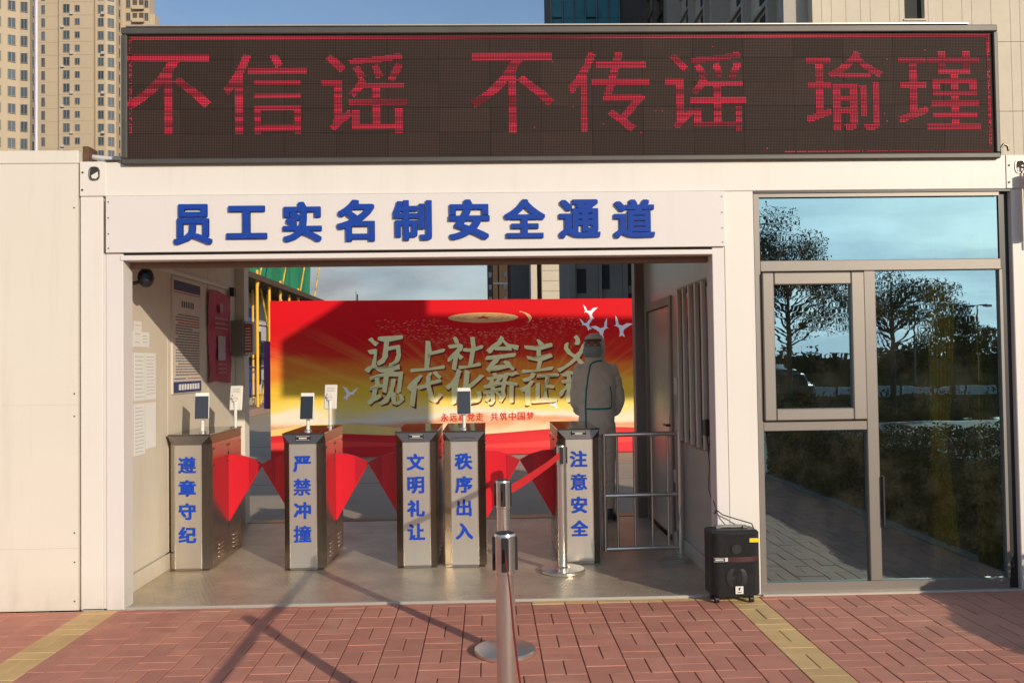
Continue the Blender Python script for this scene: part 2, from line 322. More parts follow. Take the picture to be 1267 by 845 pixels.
# ------------------------------------------------------------------ cabin
cab = thing('portable_cabin', 'cream steel site cabin with an open turnstile passage and a large tinted window', 'cabin', (3.03, 1.5, 0))
FY = 3.05
part('floor_plate', MB().box(.142, 4.048, .03, FY-.1, -.1, 0), floorM, cab, 'grey checker plate floor')
part('sill', MB().box(.01, 4.25, 0, .028, -.1, .012, .003), mat('sill_alu', (.62, .58, .5), .4, .5), cab)
part('sill', MB().box(.142, 4.05, FY-.098, FY+.05, -.2, .004, .003), steelD, cab)
part('roof', MB().box(.02, 6.035, .02, FY-.02, 2.70, 2.785), cream, cab)
bm_ = MB().box(0, 6.055, -.0, .15, 2.57, 2.79, .004)
part('top_beam', bm_, cream, cab)
part('rear_beam', MB().box(0, 6.055, FY-.15, FY, 2.60, 2.79, .004), cream, cab)
part('header_panel', MB().box(.16, 4.056, .004, .10, 2.215, 2.567), cream, cab)
part('header_trim', MB().box(.25, 3.975, -.012, .10, 2.165, 2.197, .003), pinkish, cab)
part('header_gap_shade', MB().box(.25, 3.975, .012, .10, 2.198, 2.214), gapshade, cab)  # dark strip painted in place of the shadow in this gap
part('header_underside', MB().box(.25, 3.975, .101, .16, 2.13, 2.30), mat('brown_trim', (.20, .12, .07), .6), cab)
def casting(x):
    o = part('corner_casting', MB().box(x, x+.16, -.006, -.001, 2.572, 2.788, .002), cream, cab)
    cx = x+.09
    ring = MB(); n = 20
    def oval(r, y): return [(cx+(.028+r)*math.copysign(abs(math.cos(t))**.7, math.cos(t)), y, 2.712+(.038+r)*math.copysign(abs(math.sin(t))**.7, math.sin(t))) for t in [2*math.pi*i/n for i in range(n)]]
    a, b = oval(0, -.012), oval(.006, -.012); c = oval(.007, -.0065)
    ring.add(a+b+c, [(i, (i+1) % n, n+(i+1) % n, n+i) for i in range(n)]+[(n+i, n+(i+1) % n, 2*n+(i+1) % n, 2*n+i) for i in range(n)])
    part('rim', ring, steelD, o)
    hole = MB(); hole.add(oval(0, -.0075), [tuple(range(n))]); part('hole', hole, blkm, o)
    wp = MB().add([(cx-.02, -.0078, 2.70), (cx+.022, -.0078, 2.725), (cx+.024, -.0078, 2.695), (cx+.012, -.0078, 2.68), (cx-.014, -.0078, 2.682)], [(0, 1, 2, 3, 4)]); part('inner_plate', wp, cream, o)
    bo = MB()
    for bx, bz in ((.018, 2.72), (.016, 2.61)): bo.cyl((x+bx, -.011, bz), (x+bx, -.004, bz), .006, 8)
    part('bolt', bo, blkm, o)
casting(0); casting(5.895)
part('corner_post', MB().box(0, .138, -.0, .16, 0, 2.569, .004), cream, cab)
part('opening_trim', MB().box(.14, .158, -.0, .10, 0, 2.212), pinkish, cab)
part('opening_trim', MB().box(.16, .266, -.006, .14, 0, 2.212, .003), pinkish, cab)
part('opening_trim', MB().box(3.974, 4.052, -.006, .14, 0.0, 2.212, .003), pinkish, cab)
part('wall_panel', MB().box(4.056, 4.246, 0, .14, 0, 2.568, .003), cream, cab)
part('corner_post', MB().box(5.925, 6.055, 0, .16, 0, 2.569, .004), cream, cab)
part('corner_post', MB().box(.0, .22, FY-.16, FY, 0, 2.598, .004), cream2, cab)
part('corner_post', MB().box(5.9, 6.055, FY-.16, FY, 0, 2.598, .004), cream, cab)
part('inner_post', MB().box(3.965, 4.10, FY-.16, FY, 0, 2.598, .004), alu, cab)
# inner left wall: vertical sandwich panels with recessed joints
ys = [.165, 1.10, 2.05, FY-.165]
for a, b in zip(ys, ys[1:]): part('wall_panel', MB().box(.09, .14, a+.0015, b-.0015, .12, 2.60, .003), inner, cab)
part('wall_backing', MB().box(.02, .085, .165, FY-.165, 0, 2.60), cream, cab)
part('skirting', MB().box(.14, .155, .165, FY-.165, 0, .115, .003), inner, cab)
part('conduit', MB().box(.14, .158, .2, FY-.4, 2.205, 2.235, .002), white, cab)
# inner right wall, with door and barred window
wr = MB()
for a, b, c, d in ((.14, .32, 0, 2.6), (.32, 1.36, 0, .86), (.32, 1.36, 2.06, 2.6), (1.36, 1.62, 0, 2.6), (1.62, 2.78, 2.03, 2.6), (2.78, FY-.16, 0, 2.6)):
    wr.box(4.055, 4.10, a, b, c, d)
part('partition_wall', wr, innergrey, cab, 'grey inner wall beside the passage with a barred window and a door')
part('skirting', MB().box(4.035, 4.055, .14, 1.60, 0, .11, .003), innergrey, cab)
dr = part('door', MB().box(4.062, 4.098, 1.70, 2.70, .03, 1.955, .004), innergrey, cab, 'narrow grey inner door with a black handle')
part('door_frame', MB().box(4.04, 4.10, 1.62, 1.695, 0, 2.03).box(4.04, 4.10, 2.705, 2.78, 0, 2.03).box(4.04, 4.10, 1.695, 2.705, 1.96, 2.03), alu, dr)
part('handle', MB().box(4.02, 4.03, 1.76, 1.90, .945, .965).box(4.03, 4.062, 1.77, 1.79, .945, .965).box(4.055, 4.0615, 1.745, 1.80, .85, 1.03), blk, dr)
wd = part('window', MB().box(4.072, 4.076, .36, 1.32, .90, 2.02), mat('inner_pane', (.05, .045, .035), .06, spec=.9), cab)
part('window_frame', MB().box(4.04, 4.10, .32, .36, .86, 2.06).box(4.04, 4.10, 1.32, 1.36, .86, 2.06).box(4.04, 4.10, .36, 1.32, .86, .90).box(4.04, 4.10, .36, 1.32, 2.02, 2.06).box(4.05, 4.07, .82, .86, .90, 2.02), alu, wd)
for k in range(5):
    y = .42+k*.19
    part('bar', MB().box(4.005, 4.035, y, y+.035, .88, 2.04, .003), mat('bar_paint', (.62, .58, .50), .35, .3), wd)
part('wall_switch', MB().box(4.04, 4.055, 1.44, 1.52, 1.22, 1.36, .003), white, cab)
part('wall_socket', MB().box(4.02, 4.055, 1.42, 1.50, .52, .62, .003), white, cab)
# room behind the glass
part('room_wall', MB().box(4.102, 6.0, FY-.158, FY-.10, 0, 2.7).box(5.99, 6.05, .165, FY-.165, 0, 2.7), inner, cab)
part('room_floor', MB().box(4.102, 5.985, .145, FY-.165, -.05, .02), mat('room_floor_mat', (.12, .10, .08), .4), cab)
# big window
wf = MB()
X0, X1 = 4.252, 5.853
yf0, yf1 = .012, .075
wf.box(X0, X0+.035, yf0, yf1, .0, 2.553); wf.box(X0+.035, X1, yf0, yf1, 2.53, 2.553)
wf.box(X0+.035, X1, yf0+.001, yf1, .012, .075); wf.box(X0+.035, X1, yf0-.004, yf1, 2.052, 2.122, .004)
wf.box(4.955, 5.030, yf0-.002, yf1, .076, 2.051, .004); wf.box(X0+.036, 4.954, yf0-.001, yf1, 1.035, 1.092, .003)
wf.box(X1-.008, X1+.01, yf0+.006, yf1, .076, 2.051)
big = part('window_frame', wf, alu, cab, 'tan aluminium frame of the large window')
part('dark_reveal', MB().box(5.864, 5.924, .04, .09, .0, 2.553), blk, big)
part('top_gap_shade', MB().box(4.25, 5.924, .004, .03, 2.555, 2.5685), blk, big)  # black strip stands in for the shadow between beam and window
part('window_sill', MB().box(4.252, 5.924, -.02, .03, -.02, .011, .003), mat('sill_alu', None) if False else MATS['sill_alu'], cab)
ca = MB()
ca.box(4.292, 4.366, -.012, .055, 1.102, 2.043, .006); ca.box(4.864, 4.949, -.012, .055, 1.102, 2.043, .006)
ca.box(4.367, 4.863, -.0121, .055, 1.966, 2.0429, .006); ca.box(4.367, 4.863, -.0121, .055, 1.1021, 1.176, .006)
cas = part('casement', ca, mat('casement_paint', (.265, .235, .205), .42, .3, var=.03), cab, 'opening casement with a thick tan frame')
part('pane', MB().box(4.367, 4.863, .018, .024, 1.177, 1.965), glassW, cas)
part('pane', MB().box(X0+.036, X1-.001, .040, .046, 2.123, 2.529), glassW, big)
part('pane', MB().box(X0+.036, 4.954, .040, .046, .076, 1.034), glassW, big)
part('pane', MB().box(5.031, X1-.009, .040, .046, .076, 2.051), glassW, big)
part('handle', MB().box(5.035, 5.05, -.012, .012, .42, .74, .003), blk, big)
# curtains inside
def curtain(x0, x1, tie):
    n = 40; vs = []; fs = []
    zz = [.03, .3, .6, .9, 1.3, 1.7, 2.3]
    for z in zz:
        k = 1-.35*math.exp(-((z-tie)/.35)**2)
        for i in range(n+1):
            t = i/n; x = x0+(x1-x0)*(t*k)
            vs.append((x, .16+.03*math.sin(t*42+z*.6)*k, z))
    for j in range(len(zz)-1):
        for i in range(n): a = j*(n+1)+i; fs.append((a, a+1, a+n+2, a+n+1))
    return MB().add(vs, fs, True)
cu = mat('olive_curtain', (.62, .50, .14), .8, var=.15, vs=8)
single('curtain', curtain(5.42, 5.60, .9), cu, 'yellow olive curtain hanging behind the right pane, the one nearer the mullion', 'curtain', (5.48, .16, .03), 'curtains behind the window')
single('curtain', curtain(5.74, 5.92, .7), cu, 'yellow olive curtain hanging at the far right edge of the window', 'curtain', (5.82, .16, .03), 'curtains behind the window')
# ------------------------------------------------------------------ left neighbour
nb = thing('site_hut', 'plain cream cladded hut joining the cabin at the left edge', 'hut', (-2.5, 1.4, 0))
part('roof', MB().box(-5.0, -.012, .0, 2.9, 2.78, 2.862, .004), cream2, nb)
part('wall', MB().box(-5.0, -.014, .01, 2.9, 0, 2.775), cream2, nb)
for i, (a, b) in enumerate(((0.0, .377), (.381, 2.775))):
    for x in (-4.0, -3.05, -2.1, -1.15):
        pass
part('cladding_panel', MB().box(-5.0, -.012, -.004, .009, .004, .3845), cream2, nb)
part('cladding_panel', MB().box(-5.0, -.012, -.0045, .009, .3855, 1.2712), cream2, nb)
part('cladding_panel', MB().box(-5.0, -.012, -.004, .009, 1.2718, 2.776), cream2, nb)
rv = MB()
for z in (.06, .30, .48, 1.2, 1.34, 2.5): rv.cyl((-.035, -.008, z), (-.035, 0, z), .005, 8)
part('rivet', rv, steelD, nb)
# pipe between hut roof and led display
pp = thing('white_pipe', 'short white pipe with a grey sleeve between hut roof and screen', 'pipe', (.12, .1, 2.82))
part('tube', MB().cyl((.02, .12, 2.845), (.24, .02, 2.80), .018), white, pp)
part('sleeve', MB().cyl((.20, .038, 2.807), (.29, -.005, 2.79), .026), mat('grey_metal', (.25, .24, .22), .5, .4), pp)
part('bracket', MB().box(-.008, .03, .05, .18, 2.79, 2.90, .003), mat('rust', (.12, .06, .035), .8, var=.4, vs=20), pp)
part('foot_plate', MB().box(.16, .298, -.02, .12, 2.791, 2.797), steelD, pp)

# ------------------------------------------------------------------ name sign
sg = thing('name_sign', 'white fascia board with nine blue characters above the passage', 'sign', (2.1, -.02, 2.2))
part('board', MB().box(.168, 4.054, -.026, -.004, 2.213, 2.566, .002), pinkish, sg)
boxes = [(.590, .829, 2.257, 2.509), (.918, 1.168, 2.289, 2.496), (1.268, 1.508, 2.267, 2.518), (1.603, 1.839, 2.267, 2.528), (1.955, 2.197, 2.269, 2.522), (2.303, 2.561, 2.270, 2.524), (2.652, 2.911, 2.277, 2.523), (2.998, 3.260, 2.273, 2.518), (3.344, 3.605, 2.270, 2.515)]
for c, b in zip('员工实名制安全通道', boxes):
    mb = MB(); char(mb, c, *b, -.044, .0178, bold=.036 if c != '工' else .05)
    part('lettering', mb, blueS, sg)
sc = MB()
for z in (2.53, 2.43, 2.33, 2.24):
    for x in (.185, 4.038): sc.cyl((x, -.03, z), (x, -.02, z), .0045, 8)
part('screw', sc, steelD, sg)
# ------------------------------------------------------------------ LED display
LD = thing('led_display', 'long dark LED message screen with red Chinese characters on the cabin roof', 'screen', (3.05, 0, 2.79))
LX0, LX1, LZ0, LZ1, LY = .266, 5.850, 2.763, 3.628, -.022
fr = MB()
fr.box(LX0+.012, LX1-.012, .012, .19, 2.80, LZ1-.03)
part('cabinet', fr, ledbox, LD)
part('frame_rail', MB().box(LX0+.0, LX1, LY-.01, .18, LZ1-.045, LZ1, .006), ledbox, LD)
part('frame_rail', MB().box(LX0, LX1, LY-.01, -.002, LZ0, LZ0+.036, .006), ledbox, LD)
part('frame_rail', MB().box(LX0, LX0+.036, LY-.011, .06, LZ0+.037, LZ1-.046, .006), ledbox, LD)
part('frame_rail', MB().box(LX1-.03, LX1, LY-.011, .06, LZ0+.037, LZ1-.046, .006), ledbox, LD)
part('foot', MB().box(LX0+.04, LX0+.24, .0, .16, 2.792, 2.80), steelD, LD)
part('cap_strip', MB().box(LX0+.03, 5.66, LY-.014, .18, LZ1+.002, LZ1+.012, .002), mat('cap_alu', (.5, .48, .43), .4, .5), LD)
def led_mat():
    m = bpy.data.materials.new('led_face'); m.use_nodes = True; n = m.node_tree; l = n.links.new; p = n.nodes['Principled BSDF']
    g = n.nodes.new('ShaderNodeNewGeometry'); s = n.nodes.new('ShaderNodeSeparateXYZ'); l(g.outputs['Position'], s.inputs[0])
    def cell(o, off):
        a = n.nodes.new('ShaderNodeMath'); a.operation = 'ADD'; a.inputs[1].default_value = -off; l(o, a.inputs[0])
        d = n.nodes.new('ShaderNodeMath'); d.operation = 'MULTIPLY'; d.inputs[1].default_value = 100; l(a.outputs[0], d.inputs[0])
        f = n.nodes.new('ShaderNodeMath'); f.operation = 'FRACT'; l(d.outputs[0], f.inputs[0])
        t = n.nodes.new('ShaderNodeMath'); t.operation = 'SUBTRACT'; t.inputs[1].default_value = .5; l(f.outputs[0], t.inputs[0])
        q = n.nodes.new('ShaderNodeMath'); q.operation = 'POWER'; q.inputs[1].default_value = 2; l(t.outputs[0], q.inputs[0]); return q.outputs[0]
    a = n.nodes.new('ShaderNodeMath'); a.operation = 'ADD'; l(cell(s.outputs[0], 0), a.inputs[0]); l(cell(s.outputs[2], 0), a.inputs[1])
    c = n.nodes.new('ShaderNodeMath'); c.operation = 'LESS_THAN'; c.inputs[1].default_value = .085; l(a.outputs[0], c.inputs[0])
    oi = n.nodes.new('ShaderNodeObjectInfo'); q = n.nodes.new('ShaderNodeMath'); q.operation = 'MULTIPLY_ADD'; q.inputs[1].default_value = .28; q.inputs[2].default_value = .86; l(oi.outputs['Random'], q.inputs[0])
    mx = n.nodes.new('ShaderNodeMixRGB'); mx.inputs[1].default_value = (.016, .010, .008, 1); mx.inputs[2].default_value = (.080, .045, .033, 1); l(c.outputs[0], mx.inputs[0])
    v = n.nodes.new('ShaderNodeVectorMath'); v.operation = 'SCALE'; l(mx.outputs[0], v.inputs[0]); l(q.outputs[0], v.inputs['Scale']); l(v.outputs[0], p.inputs['Base Color'])
    p.inputs['Roughness'].default_value = .75; p.inputs['Specular IOR Level'].default_value = .25; return m
ledM = led_mat()
SX0, SX1, SZ0, SZ1 = LX0+.038, LX1-.032, LZ0+.039, LZ1-.048
NC, NR = 17, 5; mw = (SX1-SX0)/NC; mh = (SZ1-SZ0)/NR
mm = MB().box(-mw/2+.0008, mw/2-.0008, 0, .03, -mh/2+.0008, mh/2-.0008).mesh('led_module', ledM)
lp = wloc(LD)
for i in range(NC):
    for j in range(NR):
        o = obj('led_module', mm, LD, (SX0+(i+.5)*mw-lp.x, LY+.006+random.uniform(0, .0015)-lp.y, SZ0+(j+.5)*mh-lp.z))
        o.rotation_euler = (random.uniform(-.004, .004), 0, random.uniform(-.003, .003))
def red_mat():
    m = bpy.data.materials.new('lit_red_dots'); m.use_nodes = True; n = m.node_tree; l = n.links.new; p = n.nodes['Principled BSDF']
    p.inputs['Base Color'].default_value = (.12, .008, .015, 1); p.inputs['Roughness'].default_value = .8; p.inputs['Emission Color'].default_value = (.78, .014, .055, 1)
    g = n.nodes.new('ShaderNodeNewGeometry'); mp = n.nodes.new('ShaderNodeMapping'); mp.inputs['Scale'].default_value = (.6, 0, 45); l(g.outputs['Position'], mp.inputs[0])
    nz = n.nodes.new('ShaderNodeTexNoise'); nz.inputs['Scale'].default_value = 1; nz.inputs['Detail'].default_value = 1; l(mp.outputs[0], nz.inputs[0])
    mr = n.nodes.new('ShaderNodeMapRange'); mr.inputs[1].default_value = .35; mr.inputs[2].default_value = .65; mr.inputs[3].default_value = .16; mr.inputs[4].default_value = 1.25
    l(nz.outputs[0], mr.inputs[0]); l(mr.outputs[0], p.inputs['Emission Strength']); return m
redM = red_mat()
def dots(cells, name):
    mb = MB(); yd = LY+.0035
    vs = []; fs = []
    for (x, z) in cells:
        k = len(vs); r = .0032
        vs += [(x-r, yd, z-r), (x+r, yd, z-r), (x+r, yd, z+r), (x-r, yd, z+r)]; fs.append((k, k+1, k+2, k+3))
    mb.add(vs, fs); return part(name, mb, redM, LD)
def raster(ch, x0, x1, z0, z1, bold=.5):
    v, f, be, wh = glyph(ch); nx = round((x1-x0)*100); nz_ = round((z1-z0)*100)
    P = v*[nx-2.4, nz_-2.0]+[1.2, 1.0]; G = np.zeros((nz_, nx), bool)
    yy, xx = np.mgrid[0:nz_, 0:nx]; xx = xx+.5; yy = yy+.5
    offs = [(-.45, 0), (.45, 0), (0, 0)]
    for p in f:
        T = P[list(p)]
        for k in range(1, len(T)-1):
            a, b, c = T[0], T[k], T[k+1]; d = (b[0]-a[0])*(c[1]-a[1])-(c[0]-a[0])*(b[1]-a[1])
            if abs(d) < 1e-9: continue
            for ox, oy in offs:
                X = xx-ox; Y = yy-oy
                u = ((b[0]-a[0])*(Y-a[1])-(X-a[0])*(b[1]-a[1]))/d; w = ((X-a[0])*(c[1]-a[1])-(c[0]-a[0])*(Y-a[1]))/d
                G |= (u >= -1e-6) & (w >= -1e-6) & (u+w <= 1+1e-6)
    gx = math.floor(x0*100); gz = math.floor(z0*100)
    return [((gx+i+.5)/100, (gz+j+.5)/100) for j in range(nz_) for i in range(nx) if G[j, i] and (gx+i+.5)/100 > SX0]
for c, a, b in zip('不信谣不传谣瑜瑾', (.284, .891, 1.505, 2.442, 3.061, 3.684, 4.599, 5.195), (.833, 1.430, 2.066, 2.991, 3.602, 4.226, 5.123, 5.742)):
    dots(raster(c, a, b, 2.943, 3.471), 'lit_character')
g1 = lambda a, b: [(round(a*100)+i+.5)/100 for i in range(int((b-a)*100))]
dots([(x, z) for x in g1(.315, 5.80) for z in (3.565, 3.555)], 'lit_border')
dots([(x, z) for x in (.315, .325) for z in g1(2.96, 3.56) if random.random() > .25], 'lit_border')
dots([(x, z) for x in (5.785, 5.795) for z in g1(2.82, 3.56) if random.random() > .15], 'lit_border')
dots([(x, z) for x in g1(4.45, 5.80) for z in (2.815,) if random.random() > .1], 'lit_border')
dots([(random.uniform(2.5, 5.7), random.uniform(2.83, 3.5)) for _ in range(16)], 'lit_border')

# ------------------------------------------------------------------ turnstiles
def turnstile(x0, x1, y0, y1, text, left_wing, right_wing, disp, label, arch=False):
    t = thing('turnstile', label, 'turnstile', ((x0+x1)/2, (y0+y1)/2, 0), 'turnstiles across the passage')
    H = 1.0; c = .055; hz = .925
    # body: chamfered front column
    prof = [(x0+c, y0+.006), (x1-c, y0+.006), (x1, y0+.075), (x1, y1-.02), (x1-.02, y1), (x0+.02, y1), (x0, y1-.02), (x0, y0+.075)]
    n = len(prof); mb = MB()
    mb.add([(x, y, 0.004) for x, y in prof]+[(x, y, hz) for x, y in prof], [(i, (i+1) % n, n+(i+1) % n, n+i) for i in range(n)]+[tuple(reversed(range(n)))])
    part('body', mb, steelS, t)
    # hood: sloping front under a flat lid
    top = [(x0-.001, y0+.022), (x1+.001, y0+.022), (x1+.001, y1-.02), (x1-.02, y1+.001), (x0+.02, y1+.001), (x0-.001, y1-.02)]
    bot = [(x0+c, y0+.004), (x1-c, y0+.004), (x1+.001, y0+.075), (x1+.001, y1-.02), (x1-.02, y1+.001), (x0+.02, y1+.001), (x0-.001, y1-.02), (x0-.001, y0+.075)]
    hd = MB(); vs = [(x, y, hz+.001) for x, y in bot]+[(x, y, H-.012) for x, y in top]
    hd.add(vs, [(0, 1, 9, 8), (1, 2, 9), (2, 3, 10, 9), (3, 4, 11, 10), (4, 5, 12, 11), (5, 6, 13, 12), (6, 7, 8, 13), (7, 0, 8), (8, 9, 10, 11, 12, 13)])
    h = part('hood', hd, steelD, t, 'dark bevelled steel hood')
    part('lid', MB().box(x0-.004, x1+.004, y0+.018, y1+.004, H-.011, H, .003), mat('lid_glass', (.16, .14, .12), .06, .7, var=.03), t)
    if disp:
        d = part('display', MB().box((x0+x1)/2-.055, (x0+x1)/2+.055, y0+.004, y0+.012, .945, .982, .003), blk, h)
        part('display_rim', MB().box((x0+x1)/2-.05, (x0+x1)/2+.05, y0+.002, y0+.0038, .975, .978).box((x0+x1)/2-.05, (x0+x1)/2+.05, y0+.002, y0+.0038, .949, .951).box((x0+x1)/2-.028, (x0+x1)/2+.028, y0+.002, y0+.0038, .959, .967), white, d)
    if arch:
        a = MB(); k = 14; pts = [((x0+x1)/2+(x1-x0-2*c)/2*math.cos(s), .93+.022*math.sin(s)) for s in [math.pi*i/k for i in range(k+1)]]
        for p, q in zip(pts, pts[1:]): a.cyl((p[0], y0+.006, p[1]), (q[0], y0+.006, q[1]), .002, 6)
        part('arch_crease', a, steelD, h)
    # front plate, proud
    fp = part('front_plate', MB().box(x0+c+.002, x1-c-.002, y0-.004, y0+.0055, .02, .922, .0035), steel, t)
    part('edge_highlight', MB().cyl((x1-c-.001, y0-.002, .02), (x1-c-.001, y0-.002, .922), .0045, 8).cyl((x0+c+.001, y0-.002, .02), (x0+c+.001, y0-.002, .922), .003, 8), chrome, fp)  # chrome rods added to draw the highlights along the plate edges
    cx = (x0+x1)/2-.005
    for s, zc in zip(text, (.777, .608, .438, .267)):
        w, h_ = .128, .122; mb = MB(); v = glyph(s)[3]; a = v[0]/max(v); b = v[1]/max(v)
        char(mb, s, cx-w/2*a, cx+w/2*a, zc-h_/2*b, zc+h_/2*b, y0-.010, .0058, bold=.024 if s in '遵禁撞意' else .034)
        part('lettering', mb, blue, fp)
    part('base_plate', MB().box(x0+.01, x1-.01, y0+.01, y1-.01, 0, .0038), steelD, t)
    # side panels, seams, screws and louvres on both sides
    for sx, xx in ((1, x1), (-1, x0)):
        e = lambda a: (xx, xx+a*sx) if sx > 0 else (xx+a*sx, xx)
        ym = (y0+.08+y1)/2
        for a, b in ((y0+.085, ym-.003), (ym+.003, y1-.025)):
            part('side_panel', MB().box(*e(.0025), a, b, .80, .90, .001), steelS, t)
            sp = part('side_panel', MB().box(*e(.0025), a, b, .21, .79, .001), steelS, t)
            lo = part('side_panel', MB().box(*e(.0025), a, b, .01, .20, .001), steelS, t)
            l_ = MB(); yc = (a+b)/2
            for k in range(4): l_.box(*e(.009), yc-.055, yc+.055, .055+k*.03, .063+k*.03)
            part('louvre', l_, chrome, lo)
            s_ = MB()
            for yy in (a+.025, b-.025):
                for zz in (.885, .76): s_.cyl((xx, yy, zz), (xx+.007*sx, yy, zz), .006, 8)
            part('screw', s_, blkm, sp)
    yw = y0+.48
    for on, xx, s in ((left_wing, x0, -1), (right_wing, x1, 1)):
        if not on: continue
        R = on
        # curved-top fan shaped wing
        out = [(0, .805), (R*.35, .797), (R*.7, .770), (R, .728), (R*.99, .716), (.010, .283), (0, .283)]
        w = MB().poly([(xx+s*(a+.002), z) for a, z in out], yw-.012, yw+.012)
        g = part('wing', w, redcloth, t, 'red fan shaped barrier wing')
        part('outer_panel', MB().poly([(xx+s*(a+.002), z) for a, z in [(R*.62, .7785), (R*.99, .7285), (R*.985, .722), (R*.62, .565)]], yw-.0165, yw-.0125), mat('darker_red', (.42, .004, .014), .35), g)  # thin darker red plate over the outer part of the wing
        part('slot', MB().box(min(xx, xx+s*.0032), max(xx, xx+s*.0032), yw-.02, yw+.02, .24, .83), blkm, t)
    return t
T1 = turnstile(.17, .475, 1.0, 1.86, '遵章守纪', 0, .27, 0, 'leftmost turnstile beside the left wall with two face terminals and characters 遵章守纪')
T2 = turnstile(1.02, 1.325, .95, 1.80, '严禁冲撞', .27, .26, 1, 'second turnstile from the left, lettered 严禁冲撞, with two face terminals on it')
T3 = turnstile(1.848, 2.155, .95, 1.80, '文明礼让', .26, 0, 1, 'turnstile lettered 文明礼让, left one of the close middle pair, bare top')
T4 = turnstile(2.20, 2.508, .94, 1.79, '秩序出入', 0, .27, 0, 'turnstile lettered 秩序出入, right one of the close middle pair, one terminal on top', arch=True)
T5 = turnstile(3.05, 3.36, .97, 1.82, '注意安全', .265, 0, 1, 'rightmost turnstile lettered 注意安全 beside the steel railing')
# face terminals
def terminal(x, y, ztop, yaw, label, tilt=-8, h=.20, base=1.0, front=True):
    t = thing('face_terminal', label, 'terminal', (x, y, base), 'face recognition terminals on the turnstiles')
    part('pole', MB().cyl((x, y, base+.012), (x, y, ztop-h*.45), .0135, 14), white, t)
    part('pole_base', MB().lathe((x, y, base), [(0, .0), (.028, 0), (.028, .008), (.016, .014), (.0, .014)], 20), chrome, t)
    R = Matrix.Translation((0, 0, ztop-h/2-base)) @ Matrix.Rotation(math.radians(yaw), 4, 'Z') @ Matrix.Rotation(math.radians(tilt), 4, 'X')
    def tp(name, mb, m, par):
        o = obj(name, mb.mesh(name, m), par); o.data.transform(R); return o
    w = .052
    c = tp('casing', MB().box(-w, w, -.028, -.006, -h/2, h/2, .006), white, t)
    tp('screen', MB().box(-w+.004, w-.004, -.0305, -.0285, -h/2+.004, h/2-.028, .0015), screenM, c)
    tp('camera_bar', MB().box(-w+.006, w-.006, -.0300, -.0284, h/2-.026, h/2-.003, .001), mat('bright_bezel', (.80, .78, .74), .3), c)
    tp('hinge', MB().box(-.02, .02, -.0055, .012, -.03, .03, .003).cyl((-.025, .006, 0), (.025, .006, 0), .012, 10), white, c)
    b = MB()
    for k in range(3): b.box(-.03, .03, -.0056, -.0048, .045+k*.012, .049+k*.012)
    tp('back_slot', b, mat('grey_plastic', (.4, .38, .35), .5), c)
    return t
terminal(.375, 1.17, 1.300, 8, 'face terminal with dark screen facing out, left one on the leftmost turnstile')
terminal(.50, 1.60, 1.345, 172, 'white back of the rear face terminal on the leftmost turnstile', tilt=8)
terminal(1.172, 1.15, 1.288, -6, 'face terminal with black screen facing out on the second turnstile, lettered 严禁冲撞')
terminal(1.255, 1.62, 1.342, 172, 'white back of the rear face terminal on the second turnstile, behind the black screen', tilt=8)
terminal(2.352, 1.10, 1.310, 4, 'single face terminal with a blue grey screen on the turnstile lettered 秩序出入')

# ------------------------------------------------------------------ stanchions
def stanchion(x, y, label, h=.885):
    t = thing('queue_stanchion', label, 'stanchion', (x, y, 0), 'steel stanchions of the belt barrier')
    part('base', MB().lathe((x, y, 0), [(0, .001), (.155, .001), (.160, .004), (.160, .020), (.154, .026), (.05, .036), (.04, .045), (0, .045)], 48), steelH, t)
    part('pole', MB().lathe((x, y, 0), [(.0345, .044), (.0345, h-.075)], 28), chrome, t)
    hd = part('head', MB().lathe((x, y, 0), [(.0345, h-.145), (.0385, h-.14), (.0385, h-.008), (.036, h), (0, h+.001)], 28), chrome, t)
    for k, (dx, dy) in enumerate(((1, 0), (-1, 0), (0, 1), (0, -1))):
        a = MB()
        if dx: a.box(x+dx*.036-(.009 if dx < 0 else -.0), x+dx*.036+(.009 if dx > 0 else 0), y-.013, y+.013, h-.13, h-.012, .003)
        else: a.box(x-.013, x+.013, y+dy*.036-(.009 if dy < 0 else 0), y+dy*.036+(.009 if dy > 0 else 0), h-.13, h-.012, .003)
        part('belt_slot', a, blk, hd)
    part('cap', MB().lathe((x, y, 0), [(0, h+.003), (.030, h+.003), (.037, h-.002)], 28), blk, hd)
    return t
ST = [(2.587, -2.40, .885), (2.605, -.98, .885), (3.052, .75, .90), (2.60, -4.35, .885)]
stanchion(*ST[0][:2], 'nearest steel stanchion, cut off by the bottom edge, its top seen close up')
stanchion(*ST[1][:2], 'steel stanchion on the red bricks behind the nearest one, round base in view')
stanchion(*ST[2][:2], 'steel stanchion on the checker plate floor before the turnstile lettered 注意安全', .90)
stanchion(*ST[3][:2], 'steel stanchion at the camera end of the belt, below the picture')
def belt(a, b, label, sag=.012, tw=0):
    n = 14; vs = []
    A = Vector((a[0], a[1], a[2])); B = Vector((b[0], b[1], b[2])); d = (B-A).normalized(); A = A+d*.047; B = B-d*.047
    for i in range(n+1):
        t = i/n; p = A.lerp(B, t); p.z -= sag*4*t*(1-t)
        vs += [(p.x+.002*math.sin(t*9), p.y, p.z-.024), (p.x+.002*math.sin(t*9+1), p.y, p.z+.024)]
    fs = [(2*i, 2*i+2, 2*i+3, 2*i+1) for i in range(n)]
    return single('barrier_belt', MB().add(vs, fs, True), redbelt, label, 'belt', tuple((A+B)/2), 'red belts of the barrier')
Z = .815
belt((2.587, -2.40, Z), (2.605, -.98, Z), 'red barrier belt from the nearest stanchion to the one on the bricks')
belt((2.605, -.98, Z), (3.052, .75, Z+.02), 'red barrier belt running from the brick stanchion to the one by the turnstile')
